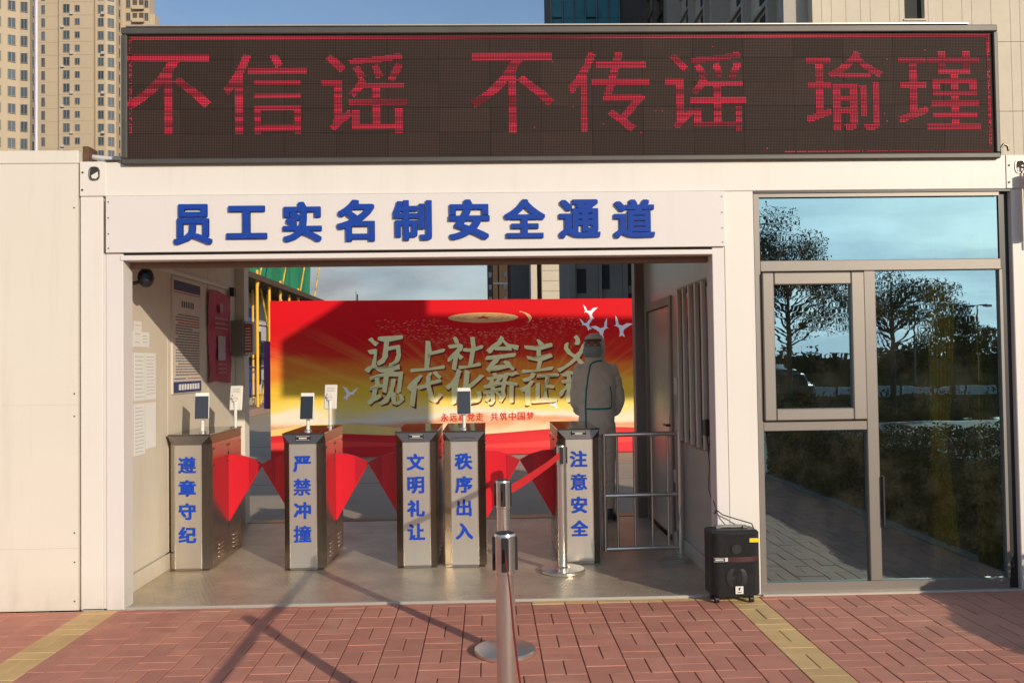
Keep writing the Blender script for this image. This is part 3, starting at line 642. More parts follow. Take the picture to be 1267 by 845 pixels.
belt((2.60, -4.35, Z), (2.587, -2.40, Z), 'red barrier belt seen edge on in front of the nearest stanchion', tw=1)

# ------------------------------------------------------------------ steel railing
rl = thing('steel_railing', 'low stainless steel railing with vertical bars beside the rightmost turnstile', 'railing', (3.75, 1.27, 0))
ry = 1.27
part('post', MB().cyl((3.385, ry, 0), (3.385, ry, .93), .019), chrome, rl)
part('post', MB().cyl((3.43, ry, .03), (3.43, ry, .93), .019), chrome, rl)
part('post', MB().cyl((4.06-.04, ry, 0), (4.06-.04, ry, .95), .03), chrome, rl)
for z in (.925, .455, .045): part('rail', MB().cyl((3.43, ry, z), (4.0, ry, z+.004), .018), chrome, rl)
for x in (3.53, 3.665, 3.80, 3.925): part('bar', MB().cyl((x, ry, .045), (x, ry, .925), .0105), chrome, rl)

# ------------------------------------------------------------------ posters and wall items
def onwall(mb, y0, y1, z0, z1, x, th=.002): return mb.box(x, x+th, y0, y1, z0, z1)
po = thing('notice_board', 'tall white notice with navy header and rows of small print on the left wall', 'poster', (.14, 1.5, 1.29))
onwall_b = part('board', onwall(MB(), 1.175, 1.84, 1.293, 2.190, .1405, .012), mat('notice_paper', (.66, .58, .50), .5), po)
part('header_band', onwall(MB(), 1.20, 1.815, 2.09, 2.165, .1528, .001), navy, po)
part('red_line', onwall(MB(), 1.20, 1.815, 2.072, 2.079, .1528, .001).box(.1528, .1538, 1.50, 1.815, 1.405, 1.412), inkred, po)
part('footer_band', onwall(MB(), 1.19, 1.83, 1.300, 1.385, .1528, .001).box(.1528, .1538, 1.20, 1.46, 1.405, 1.412), navy, po)
tx = MB(); txr = MB()
for k in range(6): onwall(tx, 1.37+k*.05, 1.405+k*.05, 1.965, 2.015, .1528, .0008)
z = 1.90
for k in range(23):
    last = random.random() < .2; y = 1.235 if k not in (0, 3, 8, 12, 18) else 1.29
    e = 1.79 if not last else random.uniform(1.4, 1.7)
    while y < e:
        w = random.uniform(.03, .09); onwall(txr if k in (2, 3) else tx, y, min(y+w, e), z, z+.0095, .1528, .0008); y += w+.008
    z -= .0212
part('print_lines', tx, ink, po, kind='stuff'); part('red_print_lines', txr, inkred, po, kind='stuff')
wl = MB()
for k in range(8): onwall(wl, 1.30+k*.062, 1.345+k*.062, 1.32, 1.365, .1538, .0008)
part('footer_print', wl, paper, po)
# red hanging banner with wavy surface
n1, n2 = 12, 24; vs = []
for j in range(n2+1):
    for i in range(n1+1):
        t = i/n1; s = j/n2
        vs.append((.155+.006*math.sin(t*7+s*9)*(1-s*.2)+.003*math.sin(s*23+t*3), 2.02+.64*t-.01*math.sin(s*6), 2.16-.80*s+.01*math.sin(t*5)))
fs = [(j*(n1+1)+i, j*(n1+1)+i+1, (j+1)*(n1+1)+i+1, (j+1)*(n1+1)+i) for j in range(n2) for i in range(n1)]
rb = thing('red_hanging_poster', 'creased crimson cloth poster with pale print on the left wall', 'poster', (.15, 2.34, 1.36))
part('cloth', MB().add(vs, fs, True), mat('crimson_cloth', (.42, .015, .075), .55, var=.45, vs=7, bump=.3, bs=12), rb)
px = MB()
def onb(y0, y1, z0, z1): px.box(.171, .1725, y0, y1, z0, z1)
for z in (1.915, 1.87, 1.83): 
    y = 2.16
    while y < 2.52: onb(y, y+.03, z, z+.016); y += .042
for z in (1.515, 1.475, 1.44):
    y = 2.24
    while y < 2.46: onb(y, y+.022, z, z+.012); y += .03
px.cyl((.171, 2.34, 2.02), (.1725, 2.34, 2.02), .045, 20)
part('print', px, mat('pale_print', (.5, .28, .28), .7), rb)
part('pale_square', MB().box(.171, .1728, 2.235, 2.445, 1.555, 1.77), mat('pale_square_print', (.46, .38, .36), .7, var=.5, vs=45), rb)
# A4 papers near the front edge
def sheet(y0, y1, z0, z1, label, lines=8, red=False, th=0):
    t = thing('paper_notice', label, 'notice', (.14, (y0+y1)/2, z0), 'papers taped to the left wall')
    part('paper', MB().box(.1405, .1415, y0, y1, z0, z1), paper, t)
    if lines:
        l_ = MB(); z = z1-.03
        while z > z0+.02: l_.box(.1416, .1419, y0+.015, y1-.015-random.uniform(0, .03), z, z+.0028); z -= (z1-z0)/lines
        part('print_lines', l_, mat('faint_print', (.30, .28, .26), .8), t, kind='stuff')
    if red:
        r_ = MB()
        for k in range(3): r_.box(.1416, .142, y0+.02, y1-.01, z1-.10-k*.035, z1-.08-k*.035)
        part('red_print', r_, inkred if False else mat('pink_print', (.65, .25, .22), .8), t)
    return t
sheet(.345, .47, 1.635, 1.745, 'small white slip at the left of the three slips in the sunlit corner', 5)
sheet(.475, .605, 1.64, 1.815, 'tall middle slip with a small red figure, the highest paper', 3)
sheet(.61, .745, 1.64, 1.745, 'small white slip at the right of the three slips', 5)
sheet(.30, .46, 1.27, 1.60, 'paper with pink print at its top, first of the upper row', 16, True)
sheet(.475, .66, 1.27, 1.60, 'faint white paper in the middle of the upper row', 12)
sheet(.675, .86, 1.27, 1.60, 'lined white paper at the right end of the upper row', 14)
sheet(.30, .46, .90, 1.25, 'paper with dense lines at the left of the lower row', 18)
sheet(.475, .66, .90, 1.25, 'lined paper in the middle of the lower row', 14)
sheet(.675, .86, .93, 1.25, 'nearly blank paper at the right of the lower row', 0)
# electric box
eb = thing('wall_box', 'grey metal box with a red printed front near the rear corner post', 'box', (.2, 2.85, 1.6))
part('body', MB().box(.141, .25, 2.72, 2.92, 1.60, 1.93, .004), mat('grey_box_paint', (.22, .20, .17), .5), eb)
part('door', MB().box(.16, .33, 2.885, 2.887, 1.62, 1.91).box(.222, .33, 2.80, 2.884, 1.61, 1.92, .003), white, eb)
part('label_plate', MB().box(.235, .32, 2.7975, 2.7995, 1.63, 1.90), mat('red_plate', (.45, .12, .09), .6), eb)
l_ = MB()
for k in range(8): l_.box(.25, .305, 2.7965, 2.7973, 1.655+k*.028, 1.665+k*.028)
part('print', l_, paper, eb)
cc = thing('dome_camera', 'black dome security camera at the top left corner of the passage', 'camera', (.2, .22, 2.1))
def ball(mb, c, r, n=16, k=8, sz=1):
    prof = [(max(.0005, r*math.sin(math.pi*i/k)), -r*math.cos(math.pi*i/k)*sz) for i in range(k+1)]
    b = MB().lathe(c, prof, n); b.sm = [True]*len(b.sm); mb.add(b.v, b.f, True); return mb
part('housing', ball(MB(), (.30, .27, 2.085), .052, sz=1.25), blk, cc)
part('lens', MB().cyl((.315, .225, 2.09), (.318, .212, 2.088), .018), mat('lens_blue', (.02, .05, .12), .05), cc)
part('arm', MB().cyl((.14, .27, 2.03), (.27, .27, 2.06), .012).tube([(.16, .27, 2.04), (.155, .25, 1.98), (.145, .24, 1.93)], .005), blk, cc)
sc2 = MB().box(.158, .20, 2.62, 2.70, 2.15, 2.23, .004)
single('small_sensor', sc2, blk, 'small black sensor at the end of the wall conduit', 'sensor', (.17, 2.66, 2.15))
# power adapter and cables on the right wall, cable coil
ad = thing('power_adapter', 'black power adapter on the inner right wall with a cable down to the speaker', 'adapter', (4.03, .42, 1.0))
part('brick', MB().box(4.0, 4.034, .36, .44, .98, 1.09, .006), blk, ad)
part('cable', MB().tube([(4.02, .40, .98), (4.03, .39, .8), (4.015, .36, .62), (4.03, .30, .52), (3.99, .16, .50), (3.965, .02, .52), (3.965, -.02, .55), (4.0, -.03, .52), (4.08, -.05, .495), (4.17, -.08, .47), (4.175, -.10, .445)], .0035), blk, ad)
part('cable', MB().tube([(3.96, .03, .60), (3.962, -.015, .56), (3.98, -.03, .50), (4.01, -.06, .46), (4.03, -.09, .445)], .003), blk, ad)
cw = [(4.0, 1.1, .5), (3.97, 1.05, .35), (3.93, 1.0, .2), (3.92, .98, .08)]+[(3.90+.10*math.cos(t), .92+.10*math.sin(t), .012+.002*t) for t in [i*.5 for i in range(26)]]
single('cable_coil', MB().tube(cw, .004), mat('grey_cable', (.35, .33, .30), .5), 'loose grey cable coiled on the floor by the inner right wall', 'cable', (3.92, .95, 0))

# ------------------------------------------------------------------ speaker
sp = thing('trolley_speaker', 'black portable loudspeaker on small wheels below the right door jamb', 'speaker', (4.04, -.1, 0))
def grille_mat():
    m = mat('speaker_grille', (.012, .012, .013), .45, var=.1, metal=.3); n = m.node_tree; p = n.nodes['Principled BSDF']
    v = n.nodes.new('ShaderNodeTexVoronoi'); v.inputs['Scale'].default_value = 320; g = n.nodes.new('ShaderNodeNewGeometry'); n.links.new(g.outputs['Position'], v.inputs[0])
    b = n.nodes.new('ShaderNodeBump'); b.inputs['Strength'].default_value = .8; b.inputs['Distance'].default_value = .004; n.links.new(v.outputs[0], b.inputs['Height']); n.links.new(b.outputs[0], p.inputs['Normal']); return m
x0, x1 = 3.885, 4.190
part('body', MB().box(x0, x1, -.16, .0-.008, .045, .445, .012), blk, sp)
n = 12; pts = [(x0+.012+(x1-x0-.024)*i/n, -.162-.045*(1-(2*i/n-1)**2)**.6) for i in range(n+1)]
gm = MB(); gm.add([(x, y, .055) for x, y in pts]+[(x, y, .432) for x, y in pts], [(i, i+1, n+2+i, n+1+i) for i in range(n)], True)
gm.add([(x, y, .055) for x, y in pts], [tuple(range(n+1))]); gm.add([(x, y, .432) for x, y in pts], [tuple(range(n+1))])
part('grille', gm, grille_mat(), sp)
part('woofer', MB().add([(4.035+r*math.cos(t), -.2095-d, .165+r*math.sin(t)) for r, d in ((.066, -.0045), (.060, -.003), (.030, -.004), (.022, -.003)) for t in [2*math.pi*i/24 for i in range(24)]],
     [(k*24+i, k*24+(i+1) % 24, (k+1)*24+(i+1) % 24, (k+1)*24+i) for k in range(3) for i in range(24)]+[tuple(72+i for i in range(24))], True), blk, sp)
part('tweeter', MB().cyl((4.035, -.209, .34), (4.035, -.2105, .34), .030, 20), blk, sp)
part('strap_band', MB().add([(x, y-.003, .262) for x, y in pts]+[(x, y-.003, .292) for x, y in pts], [(i, i+1, n+2+i, n+1+i) for i in range(n)], True), mat('maroon_band', (.05, .01, .012), .6), sp)
def ysurf(x): return -.162-.045*max(0, (1-(2*(x-x0-.012)/(x1-x0-.024)-1)**2))**.6
part('yellow_sticker', MB().box(4.115, 4.178, ysurf(4.14)-.006, ysurf(4.14)-.004, .378, .403), mat('yellow_sticker_paint', (.85, .62, .02), .5), sp)
part('name_strip', MB().box(3.893, 3.985, ysurf(3.96)-.006, ysurf(3.96)-.003, .262, .292, .001), blk, sp)
part('strip_print', MB().box(3.897, 3.962, ysurf(3.96)-.0072, ysurf(3.96)-.0062, .2865, .2885).box(3.897, 3.962, ysurf(3.96)-.0072, ysurf(3.96)-.0062, .2655, .2675).box(3.905, 3.955, ysurf(3.96)-.0072, ysurf(3.96)-.0062, .273, .281).box(3.964, 3.983, ysurf(3.96)-.0072, ysurf(3.96)-.0062, .266, .289), mat('silver_print', (.6, .6, .58), .4), sp)
ws = part('white_sticker', MB().box(4.022, 4.070, -.2165, -.2145, .072, .118), white, sp)
part('sticker_mark', MB().box(4.041, 4.049, -.2178, -.2168, .093, .109).box(4.043, 4.053, -.2178, -.2168, .104, .110).box(4.034, 4.058, -.2178, -.2168, .080, .084), blk, ws)
part('handle', MB().cyl((3.97, -.075, .455), (4.11, -.075, .455), .011).box(3.94, 3.972, -.095, -.055, .445, .462, .003).box(4.108, 4.14, -.095, -.055, .445, .462, .003), mat('grey_handle', (.25, .24, .22), .35, .3), sp)
for wx in (3.925, 4.14):
    part('wheel', MB().cyl((wx-.012, -.14, .022), (wx+.012, -.14, .022), .022, 16).box(wx-.008, wx+.008, -.15, -.12, .02, .047), blk, sp)
    part('wheel', MB().cyl((wx-.012, -.035, .022), (wx+.012, -.035, .022), .022, 16).box(wx-.008, wx+.008, -.045, -.02, .02, .047), blk, sp)

# ------------------------------------------------------------------ background banner (slightly turned)
BA = math.atan2(.42, 7.15)
bn = bpy.data.objects.new('propaganda_banner', None); COL.objects.link(bn); bn.location = (-1.22, 9.75, -.10); bn.rotation_euler = (0, 0, BA)
tag(bn, 'large red and gold printed banner with two rows of brush characters behind the passage', 'banner')
def bpart(name, mb, m, label=None, kind=None):
    o = obj(name, mb.mesh(name, m), bn)
    if label: o['label'] = label
    if kind: o['kind'] = kind
    return o
BW, BH = 7.15, 2.735
def banner_mat():
    m = bpy.data.materials.new('banner_print'); m.use_nodes = True; n = m.node_tree; l = n.links.new; p = n.nodes['Principled BSDF']
    p.inputs['Roughness'].default_value = .6; p.inputs['Specular IOR Level'].default_value = .15
    tc = n.nodes.new('ShaderNodeTexCoord'); s = n.nodes.new('ShaderNodeSeparateXYZ'); l(tc.outputs['Object'], s.inputs[0])
    # vertical position, dipped by soft waves and slanted to the left
    mp = n.nodes.new('ShaderNodeMapping'); mp.inputs['Scale'].default_value = (.35, 1, 1.1); mp.inputs['Rotation'].default_value = (0, math.radians(-14), 0); l(tc.outputs['Object'], mp.inputs[0])
    nz = n.nodes.new('ShaderNodeTexNoise'); nz.inputs['Scale'].default_value = 1.6; nz.inputs['Detail'].default_value = 4; nz.inputs['Distortion'].default_value = .4; l(mp.outputs[0], nz.inputs[0])
    a = n.nodes.new('ShaderNodeMath'); a.operation = 'MULTIPLY_ADD'; a.inputs[1].default_value = .75; l(nz.outputs[0], a.inputs[0]); l(s.outputs[2], a.inputs[2])
    b = n.nodes.new('ShaderNodeMath'); b.operation = 'MULTIPLY'; b.inputs[1].default_value = 1/BH; l(a.outputs[0], b.inputs[0])
    r = n.nodes.new('ShaderNodeValToRGB'); cr = r.color_ramp; cr.interpolation = 'EASE'
    E = [(.27, lin(236, 215, 175)), (.33, lin(228, 160, 120)), (.37, lin(238, 228, 205)), (.45, lin(246, 215, 105)), (.56, lin(238, 190, 58)), (.68, lin(232, 128, 45)), (.80, lin(216, 44, 30)), (.93, lin(214, 16, 24)), (1.0, lin(218, 14, 26))]
    cr.elements[0].position = E[0][0]; cr.elements[0].color = E[0][1]; cr.elements[1].position = E[-1][0]; cr.elements[1].color = E[-1][1]
    for q, c in E[1:-1]: e = cr.elements.new(q); e.color = c
    l(b.outputs[0], r.inputs[0])
    # gold rays from the lower left
    v = n.nodes.new('ShaderNodeVectorMath'); v.operation = 'SUBTRACT'; v.inputs[1].default_value = (4.2, 0, .35); l(tc.outputs['Object'], v.inputs[0])
    s2 = n.nodes.new('ShaderNodeSeparateXYZ'); l(v.outputs[0], s2.inputs[0]); at = n.nodes.new('ShaderNodeMath'); at.operation = 'ARCTAN2'; l(s2.outputs[2], at.inputs[0]); l(s2.outputs[0], at.inputs[1])
    nr = n.nodes.new('ShaderNodeTexNoise'); nr.noise_dimensions = '1D'; nr.inputs['Scale'].default_value = 16; nr.inputs['Detail'].default_value = 3; l(at.outputs[0], nr.inputs['W'])
    rr = n.nodes.new('ShaderNodeMapRange'); rr.inputs[1].default_value = .5; rr.inputs[2].default_value = .75; rr.inputs[4].default_value = .32; l(nr.outputs[0], rr.inputs[0])
    zz = n.nodes.new('ShaderNodeMapRange'); zz.inputs[1].default_value = 2.3; zz.inputs[2].default_value = 1.2; l(s.outputs[2], zz.inputs[0])
    mu = n.nodes.new('ShaderNodeMath'); mu.operation = 'MULTIPLY'; l(rr.outputs[0], mu.inputs[0]); l(zz.outputs[0], mu.inputs[1])
    mx = n.nodes.new('ShaderNodeMixRGB'); mx.inputs[2].default_value = lin(250, 215, 110); l(mu.outputs[0], mx.inputs[0]); l(r.outputs[0], mx.inputs[1])
    l(mx.outputs[0], p.inputs['Base Color']); return m
bpart('sheet', MB().box(0, BW, 0, .006, .36, BH), banner_mat())
bpart('sheet_lower', MB().box(0, BW, .0005, .006, 0, .3599), mat('banner_low', lin(222, 30, 42), .5, var=.04))
bpart('frame', MB().box(0, BW, .0065, .04, .0, .04).box(0, BW, .0065, .04, BH-.04, BH).box(0, .04, .0065, .04, .04, BH-.04).box(BW-.04, BW, .0065, .04, .04, BH-.04)
      .box(1.2, 1.24, .041, 1.2, -.02, .02).box(3.5, 3.54, .041, 1.2, -.02, .02).box(6, 6.04, .041, 1.2, -.02, .02), steelD)
# red ribbon waves along the lower edge
def wave(x0, x1, f0, f1, y):
    n = 60; vs = []
    for i in range(n+1):
        x = x0+(x1-x0)*i/n; vs += [(x, y, f0(x)), (x, y, f1(x))]
    return MB().add(vs, [(2*i, 2*i+2, 2*i+3, 2*i+1) for i in range(n)])
bpart('ribbon_wave', wave(0, BW, lambda x: .33, lambda x: .40+.05*math.sin(x*1.3+.6)+(.09*math.exp(-((x-1.7)/1.0)**2)), -.0010), mat('wave_a', lin(214, 28, 38), .5))
bpart('ribbon_wave', wave(0, BW, lambda x: .15+.04*math.sin(x*1.1), lambda x: .24+.06*math.sin(x*1.1+.8), -.0016), mat('wave_b', lin(238, 62, 58), .5))
bpart('ribbon_wave', wave(0, 2.6, lambda x: .40+.03*math.sin(x*2), lambda x: .47+.12*math.sin(x*1.2+.3), -.0012), mat('wave_c', lin(240, 206, 120), .5))
brush = random.Random(5)
def brushwarp(cx, cz, w, h, seed):
    rg = random.Random(seed); a, b, c, d = [rg.uniform(0, 6) for _ in range(4)]
    def f(P):
        X = (P[:, 0]-cx)/w; Zz = (P[:, 1]-cz)/h
        x = P[:, 0]+w*(.035*np.sin(Zz*9+a)+.02*np.sin(Zz*23+b))+.10*w*Zz
        z = P[:, 1]+h*(.035*np.sin(X*8+c)+.02*np.sin(X*25+d))+.09*h*X
        return np.stack([x, z], 1)
    return f
gold = mat('brush_gold', lin(250, 238, 172), .6, var=.12, vs=30); shade = mat('brush_maroon', lin(122, 20, 18), .6)
def b2(x0, x1, z0, z1): k = (9.98+5.54)/(9.9+5.54); return [2.53+(x0-2.53)*k+1.22, 2.53+(x1-2.53)*k+1.22, 1.484+(z0-1.484)*k+.10, 1.484+(z1-1.484)*k+.10]
r1 = [(.46, 1.07, 1.37, 1.99), (1.22, 1.81, 1.39, 1.93), (1.84, 2.45, 1.385, 1.97), (2.50, 3.08, 1.35, 1.99), (3.18, 3.73, 1.34, 1.94), (3.80, 4.42, 1.37, 1.96)]
rr2 = [(.46, 1.09, .79, 1.36), (1.12, 1.75, .79, 1.36), (1.80, 2.45, .80, 1.40), (2.48, 3.08, .80, 1.37), (3.13, 3.77, .79, 1.36), (3.82, 4.42, .79, 1.36)]
for row, chars in ((r1, '迈上社会主义'), (rr2, '现代化新征程')):
    for i, (bx, c) in enumerate(zip(row, chars)):
        a = b2(*bx); w = brushwarp((a[0]+a[1])/2, (a[2]+a[3])/2, a[1]-a[0], a[3]-a[2], i*7+len(row)+(1 if row is r1 else 50))
        mb = MB(); char(mb, c, *a, -.0060, .0, bold=.020, warp=w, steps=8, nib=1.0); t = bpart('title_character', mb, gold)
        mb = MB(); char(mb, c, a[0]+.022, a[1]+.022, a[2]-.030, a[3]-.034, -.0035, .0, bold=.020, warp=w, steps=8, nib=1.0)
        o = obj('drop_shadow_print', mb.mesh('drop_shadow_print', shade), t)
red2 = mat('small_red_print', lin(214, 40, 34), .6)
for s, a, b in (('永远跟党走', 1.705, 2.47), ('共筑中国梦', 2.575, 3.365)):
    w = (b-a)/5
    for i, c in enumerate(s):
        q = b2(a+w*i+.012, a+w*(i+1)-.012, .50, .64); mb = MB(); char(mb, c, *q, -.0055, 0, bold=.022); bpart('slogan_character', mb, red2)
# disc with star and streaks
ex, ez = 3.70, 2.415
disc = MB(); n = 40
disc.add([(ex+.62*math.cos(t), -.0020, ez+.088*math.sin(t)) for t in [2*math.pi*i/n for i in range(n)]], [tuple(range(n))])
bpart('gold_disc', disc, mat('disc_gold', lin(225, 172, 105), .6, var=.2, vs=9))
for R_ in (.46, .36): 
    rg = MB(); q = [(ex+R_*math.cos(t), -.0026, ez+R_*.142*math.sin(t)) for t in [2*math.pi*i/n for i in range(n)]]; q2 = [(ex+(R_-.02)*math.cos(t), -.0026, ez+(R_-.02)*.142*math.sin(t)) for t in [2*math.pi*i/n for i in range(n)]]
    rg.add(q+q2, [(i, (i+1) % n, n+(i+1) % n, n+i) for i in range(n)]); bpart('disc_ring', rg, mat('disc_ring', lin(205, 110, 70), .6))
star = MB(); star.add([(ex+(.20 if i % 2 == 0 else .075)*math.sin(math.pi*i/5), -.0030, ez+(.036 if i % 2 == 0 else .014)*math.cos(math.pi*i/5)) for i in range(10)]+[(ex, -.003, ez)], [(i, (i+1) % 10, 10) for i in range(10)])
bpart('star', star, mat('star_red', lin(190, 30, 30), .6))
stk = MB()
for k in range(420):
    t = random.uniform(math.pi, 2*math.pi); q = random.uniform(1.08, 2.6); x = ex+.75*q*math.cos(t); z = ez+.16*q*math.sin(t)*1.15-.02
    if 2.9 > z > 1.85: stk.add([(x-.018, -.0018, z), (x+.018, -.0018, z), (x+.018, -.0018, z+.005), (x-.018, -.0018, z+.005)], [(0, 1, 2, 3)])
bpart('streak', stk, mat('streak_gold', lin(235, 140, 110), .6), kind='stuff')
sw = MB(); n = 20
for sg_, x_ in ((1, ex+.78),):
    q = []
    for i in range(n+1): 
        t = math.radians(-35+i*105/n); q += [(x_+.33*math.cos(t)-.25, -.002, 2.40+.13*math.sin(t)), (x_+(.33-.07*math.sin(math.pi*i/n))*math.cos(t)-.25, -.002, 2.40+.12*math.sin(t))]
    sw.add(q, [(2*i, 2*i+2, 2*i+3, 2*i+1) for i in range(n)])
bpart('gold_swoosh', sw, mat('swoosh', lin(240, 190, 120), .6))
# doves
dove = [(-.5, .55), (-.32, .35), (-.22, .12), (-.02, .10), (.20, .30), (.52, .34), (.30, .14), (.12, -.06), (.10, -.22), (.26, -.45), (.08, -.40), (-.04, -.50), (-.06, -.26), (-.16, -.06), (-.34, .02), (-.44, -.02), (-.36, .10), (-.42, .25)]
dm = mat('dove_white', lin(248, 246, 250), .6)
for cx_, cz_, s_, fl, ro in ((5.62, 2.49, .26, 1, 0), (5.56, 2.28, .24, 1, .2), (5.80, 2.17, .33, -1, .25), (6.19, 2.21, .34, 1, -.25), (1.33, 1.12, .26, -1, -.3), (4.95, .86, .18, 1, .4)):
    pt = [(x*s_*fl*math.cos(ro)-z*s_*math.sin(ro)+cx_, -.0025, x*s_*fl*math.sin(ro)+z*s_*math.cos(ro)+cz_) for x, z in dove]
    bpart('dove', MB().add(pt, [tuple(range(len(pt)))]), dm)
single('purple_cloth', MB().box(-1.45, -1.30, 10.2, 10.23, .75, 1.95, .012), purple, 'dark purple cloth hanging at the left edge of the red banner', 'cloth', (-1.4, 10.2, .55))

# ------------------------------------------------------------------ person in coverall
def person(px, py):
    t = thing('person', 'person in hooded white coverall with teal seams and mask, hands behind the back', 'person', (px, py, 0))
    def ell(mb, rings, n=28):
        vs = []; 
        for (x, y, z, rx, ry, e) in rings:
            for i in range(n):
                a = 2*math.pi*i/n; c, s = math.cos(a), math.sin(a)
                vs.append((px+x+rx*math.copysign(abs(c)**e, c), py+y+ry*math.copysign(abs(s)**e, s), z))
        k = len(rings)
        fs = [(j*n+i, j*n+(i+1) % n, (j+1)*n+(i+1) % n, (j+1)*n+i) for j in range(k-1) for i in range(n)]+[tuple(reversed(range(n))), tuple((k-1)*n+i for i in range(n))]
        mb.add(vs, fs, True)
    def limb(mb, pts):
        # pts: (x,y,z,r)
        for a, b in zip(pts, pts[1:]): mb.cyl((px+a[0], py+a[1], a[2]), (px+b[0], py+b[1], b[2]), a[3], 16, b[3])
        for a in pts: ball(mb, (px+a[0], py+a[1], a[2]), a[3], 14, 8)
    mb = MB()
    # torso with a loose blouse, waist elastic, hips
    ell(mb, [(0, 0, .74, .13, .10, .9), (0, 0, .80, .180, .135, .9), (0, 0, .90, .200, .145, .9), (0, .005, 1.00, .190, .140, .9), (0, .005, 1.06, .196, .145, .9), (0, 0, 1.18, .200, .142, .9), (0, 0, 1.30, .210, .140, .9), (0, 0, 1.40, .205, .125, .9), (0, .01, 1.46, .165, .10, .9), (0, .01, 1.50, .10, .085, 1), (-.005, .01, 1.54, .078, .08, 1)])
    # hood
    ell(mb, [(-.01, .0, 1.49, .085, .085, 1), (-.012, -.005, 1.53, .098, .10, 1), (-.014, -.008, 1.58, .106, .114, 1), (-.015, -.006, 1.64, .110, .122, 1), (-.014, -.002, 1.70, .104, .118, 1), (-.012, .0, 1.745, .080, .092, 1), (-.01, .0, 1.768, .04, .05, 1)])
    # arms: down the sides, forearms folded behind the back
    limb(mb, [(.175, .01, 1.41, .070), (.225, .03, 1.28, .066), (.262, .05, 1.13, .060), (.235, .13, 1.02, .052), (.10, .19, .97, .043), (.03, .20, .96, .036)])
    limb(mb, [(-.175, .01, 1.41, .070), (-.208, .03, 1.28, .064), (-.225, .06, 1.13, .058), (-.19, .14, 1.03, .050), (-.06, .19, .97, .042), (.0, .20, .95, .036)])
    # legs, loose trousers
    limb(mb, [(.095, 0, .84, .112), (.105, -.005, .66, .098), (.11, -.005, .48, .080), (.115, .01, .30, .076), (.12, .015, .12, .066), (.12, .01, .075, .060)])
    limb(mb, [(-.095, 0, .84, .112), (-.10, -.01, .66, .098), (-.10, -.01, .48, .080), (-.10, .0, .30, .076), (-.10, .01, .12, .066), (-.10, .0, .075, .060)])
    me = mb.mesh('coverall', None); o = bpy.data.objects.new('tmp', me); COL.objects.link(o)
    for v in me.vertices: v.co.x = px+(v.co.x-px)*(.89 if v.co.z < 1.47 else .95)
    md = o.modifiers.new('r', 'REMESH'); md.mode = 'VOXEL'; md.voxel_size = .011; md.use_smooth_shade = True
    sm = o.modifiers.new('s', 'SMOOTH'); sm.iterations = 7; sm.factor = .6
    me2 = bpy.data.meshes.new_from_object(o.evaluated_get(bpy.context.evaluated_depsgraph_get()))
    COL.objects.unlink(o); bpy.data.objects.remove(o)
    # creases of loose fabric pushed into the surface
    rg = np.random.RandomState(3)
    nrm = [v.normal.copy() for v in me2.vertices]
    for v, nn in zip(me2.vertices, nrm):
        x, y, z = v.co.x-px, v.co.y-py, v.co.z
        d = .0028*math.sin(z*44+x*32+3*math.sin(x*15+y*9))*(1 if z < 1.4 else .4)+.0022*math.sin(z*85-x*50+y*30+2*math.sin(z*19))
        if z > 1.5: d *= .5
        v.co += nn*d
    # opening of the hood for the face
    bvh = BVHTree.FromPolygons([v.co[:] for v in me2.vertices], [tuple(p.vertices) for p in me2.polygons])
    me2.materials.clear(); me2.materials.append(mat('coverall_fabric', (.80, .72, .61), .6, var=.04, vs=6, bump=.25, bs=25))
    for p in me2.polygons: p.use_smooth = True
    c = obj('coverall', me2, t); me2.transform(Matrix.Translation(-Vector((px, py, 0))))
    yaw = -.35    # face turned a little to the left of the picture
    def surf(x, z, off=.004):
        h = bvh.ray_cast(Vector((px+x, py-1, z)), Vector((0, 1, 0)))
        return (px+x, (h[0].y if h[0] else py-.1)-off, z)
    def strip(pts, w, name, m, horiz=False, off=.004):
        # resample
        P = []
        for a, b in zip(pts, pts[1:]):
            for k in range(8): P.append((a[0]+(b[0]-a[0])*k/8, a[1]+(b[1]-a[1])*k/8))
        P.append(pts[-1]); vs = []
        for i, (x, z) in enumerate(P):
            q = P[min(i+1, len(P)-1)]; r = P[max(i-1, 0)]; dx, dz = q[0]-r[0], q[1]-r[1]; l_ = math.hypot(dx, dz) or 1
            nx, nz_ = -dz/l_*w, dx/l_*w
            vs += [surf(x-nx, z-nz_, off), surf(x+nx, z+nz_, off)]
        return part(name, MB().add(vs, [(2*i, 2*i+2, 2*i+3, 2*i+1) for i in range(len(P)-1)], True), m, c)
    teal = mat('teal_tape', (.0, .24, .26), .5)
    strip([(.05, 1.505), (.0, 1.50), (-.045, 1.485), (-.065, 1.46), (-.09, 1.36), (-.110, 1.22), (-.118, 1.07), (-.115, .92), (-.11, .80)], .0075, 'seam_tape', teal)
    strip([(-.115, 1.052), (-.02, 1.05), (.08, 1.052), (.125, 1.056)], .0085, 'seam_tape', teal)
    strip([(.125, 1.056), (.135, 1.12), (.130, 1.20), (.12, 1.26)], .0055, 'seam_tape', teal)
    # face: skin patch, goggles, mask modelled on a head turned left
    def facep(mb, u0, u1, z0, z1, r, n=12, k=10, e=0.0, bulge=0.0):
        vs = []
        for j in range(k+1):
            z = z0+(z1-z0)*j/k
            for i in range(n+1):
                u = u0+(u1-u0)*i/n; w = 1-bulge*((2*j/k-1)**2)
                uu = (u0+u1)/2+(u-(u0+u1)/2)*w
                rr = r*math.sqrt(max(.1, 1-((z-1.62)/.19)**2))+e*math.cos(uu*1.3)*(1-(2*j/k-1)**2)
                a = -math.pi/2+yaw+uu
                vs.append((px-.015+rr*.93*math.cos(a), py-.004+rr*1.06*math.sin(a), z))
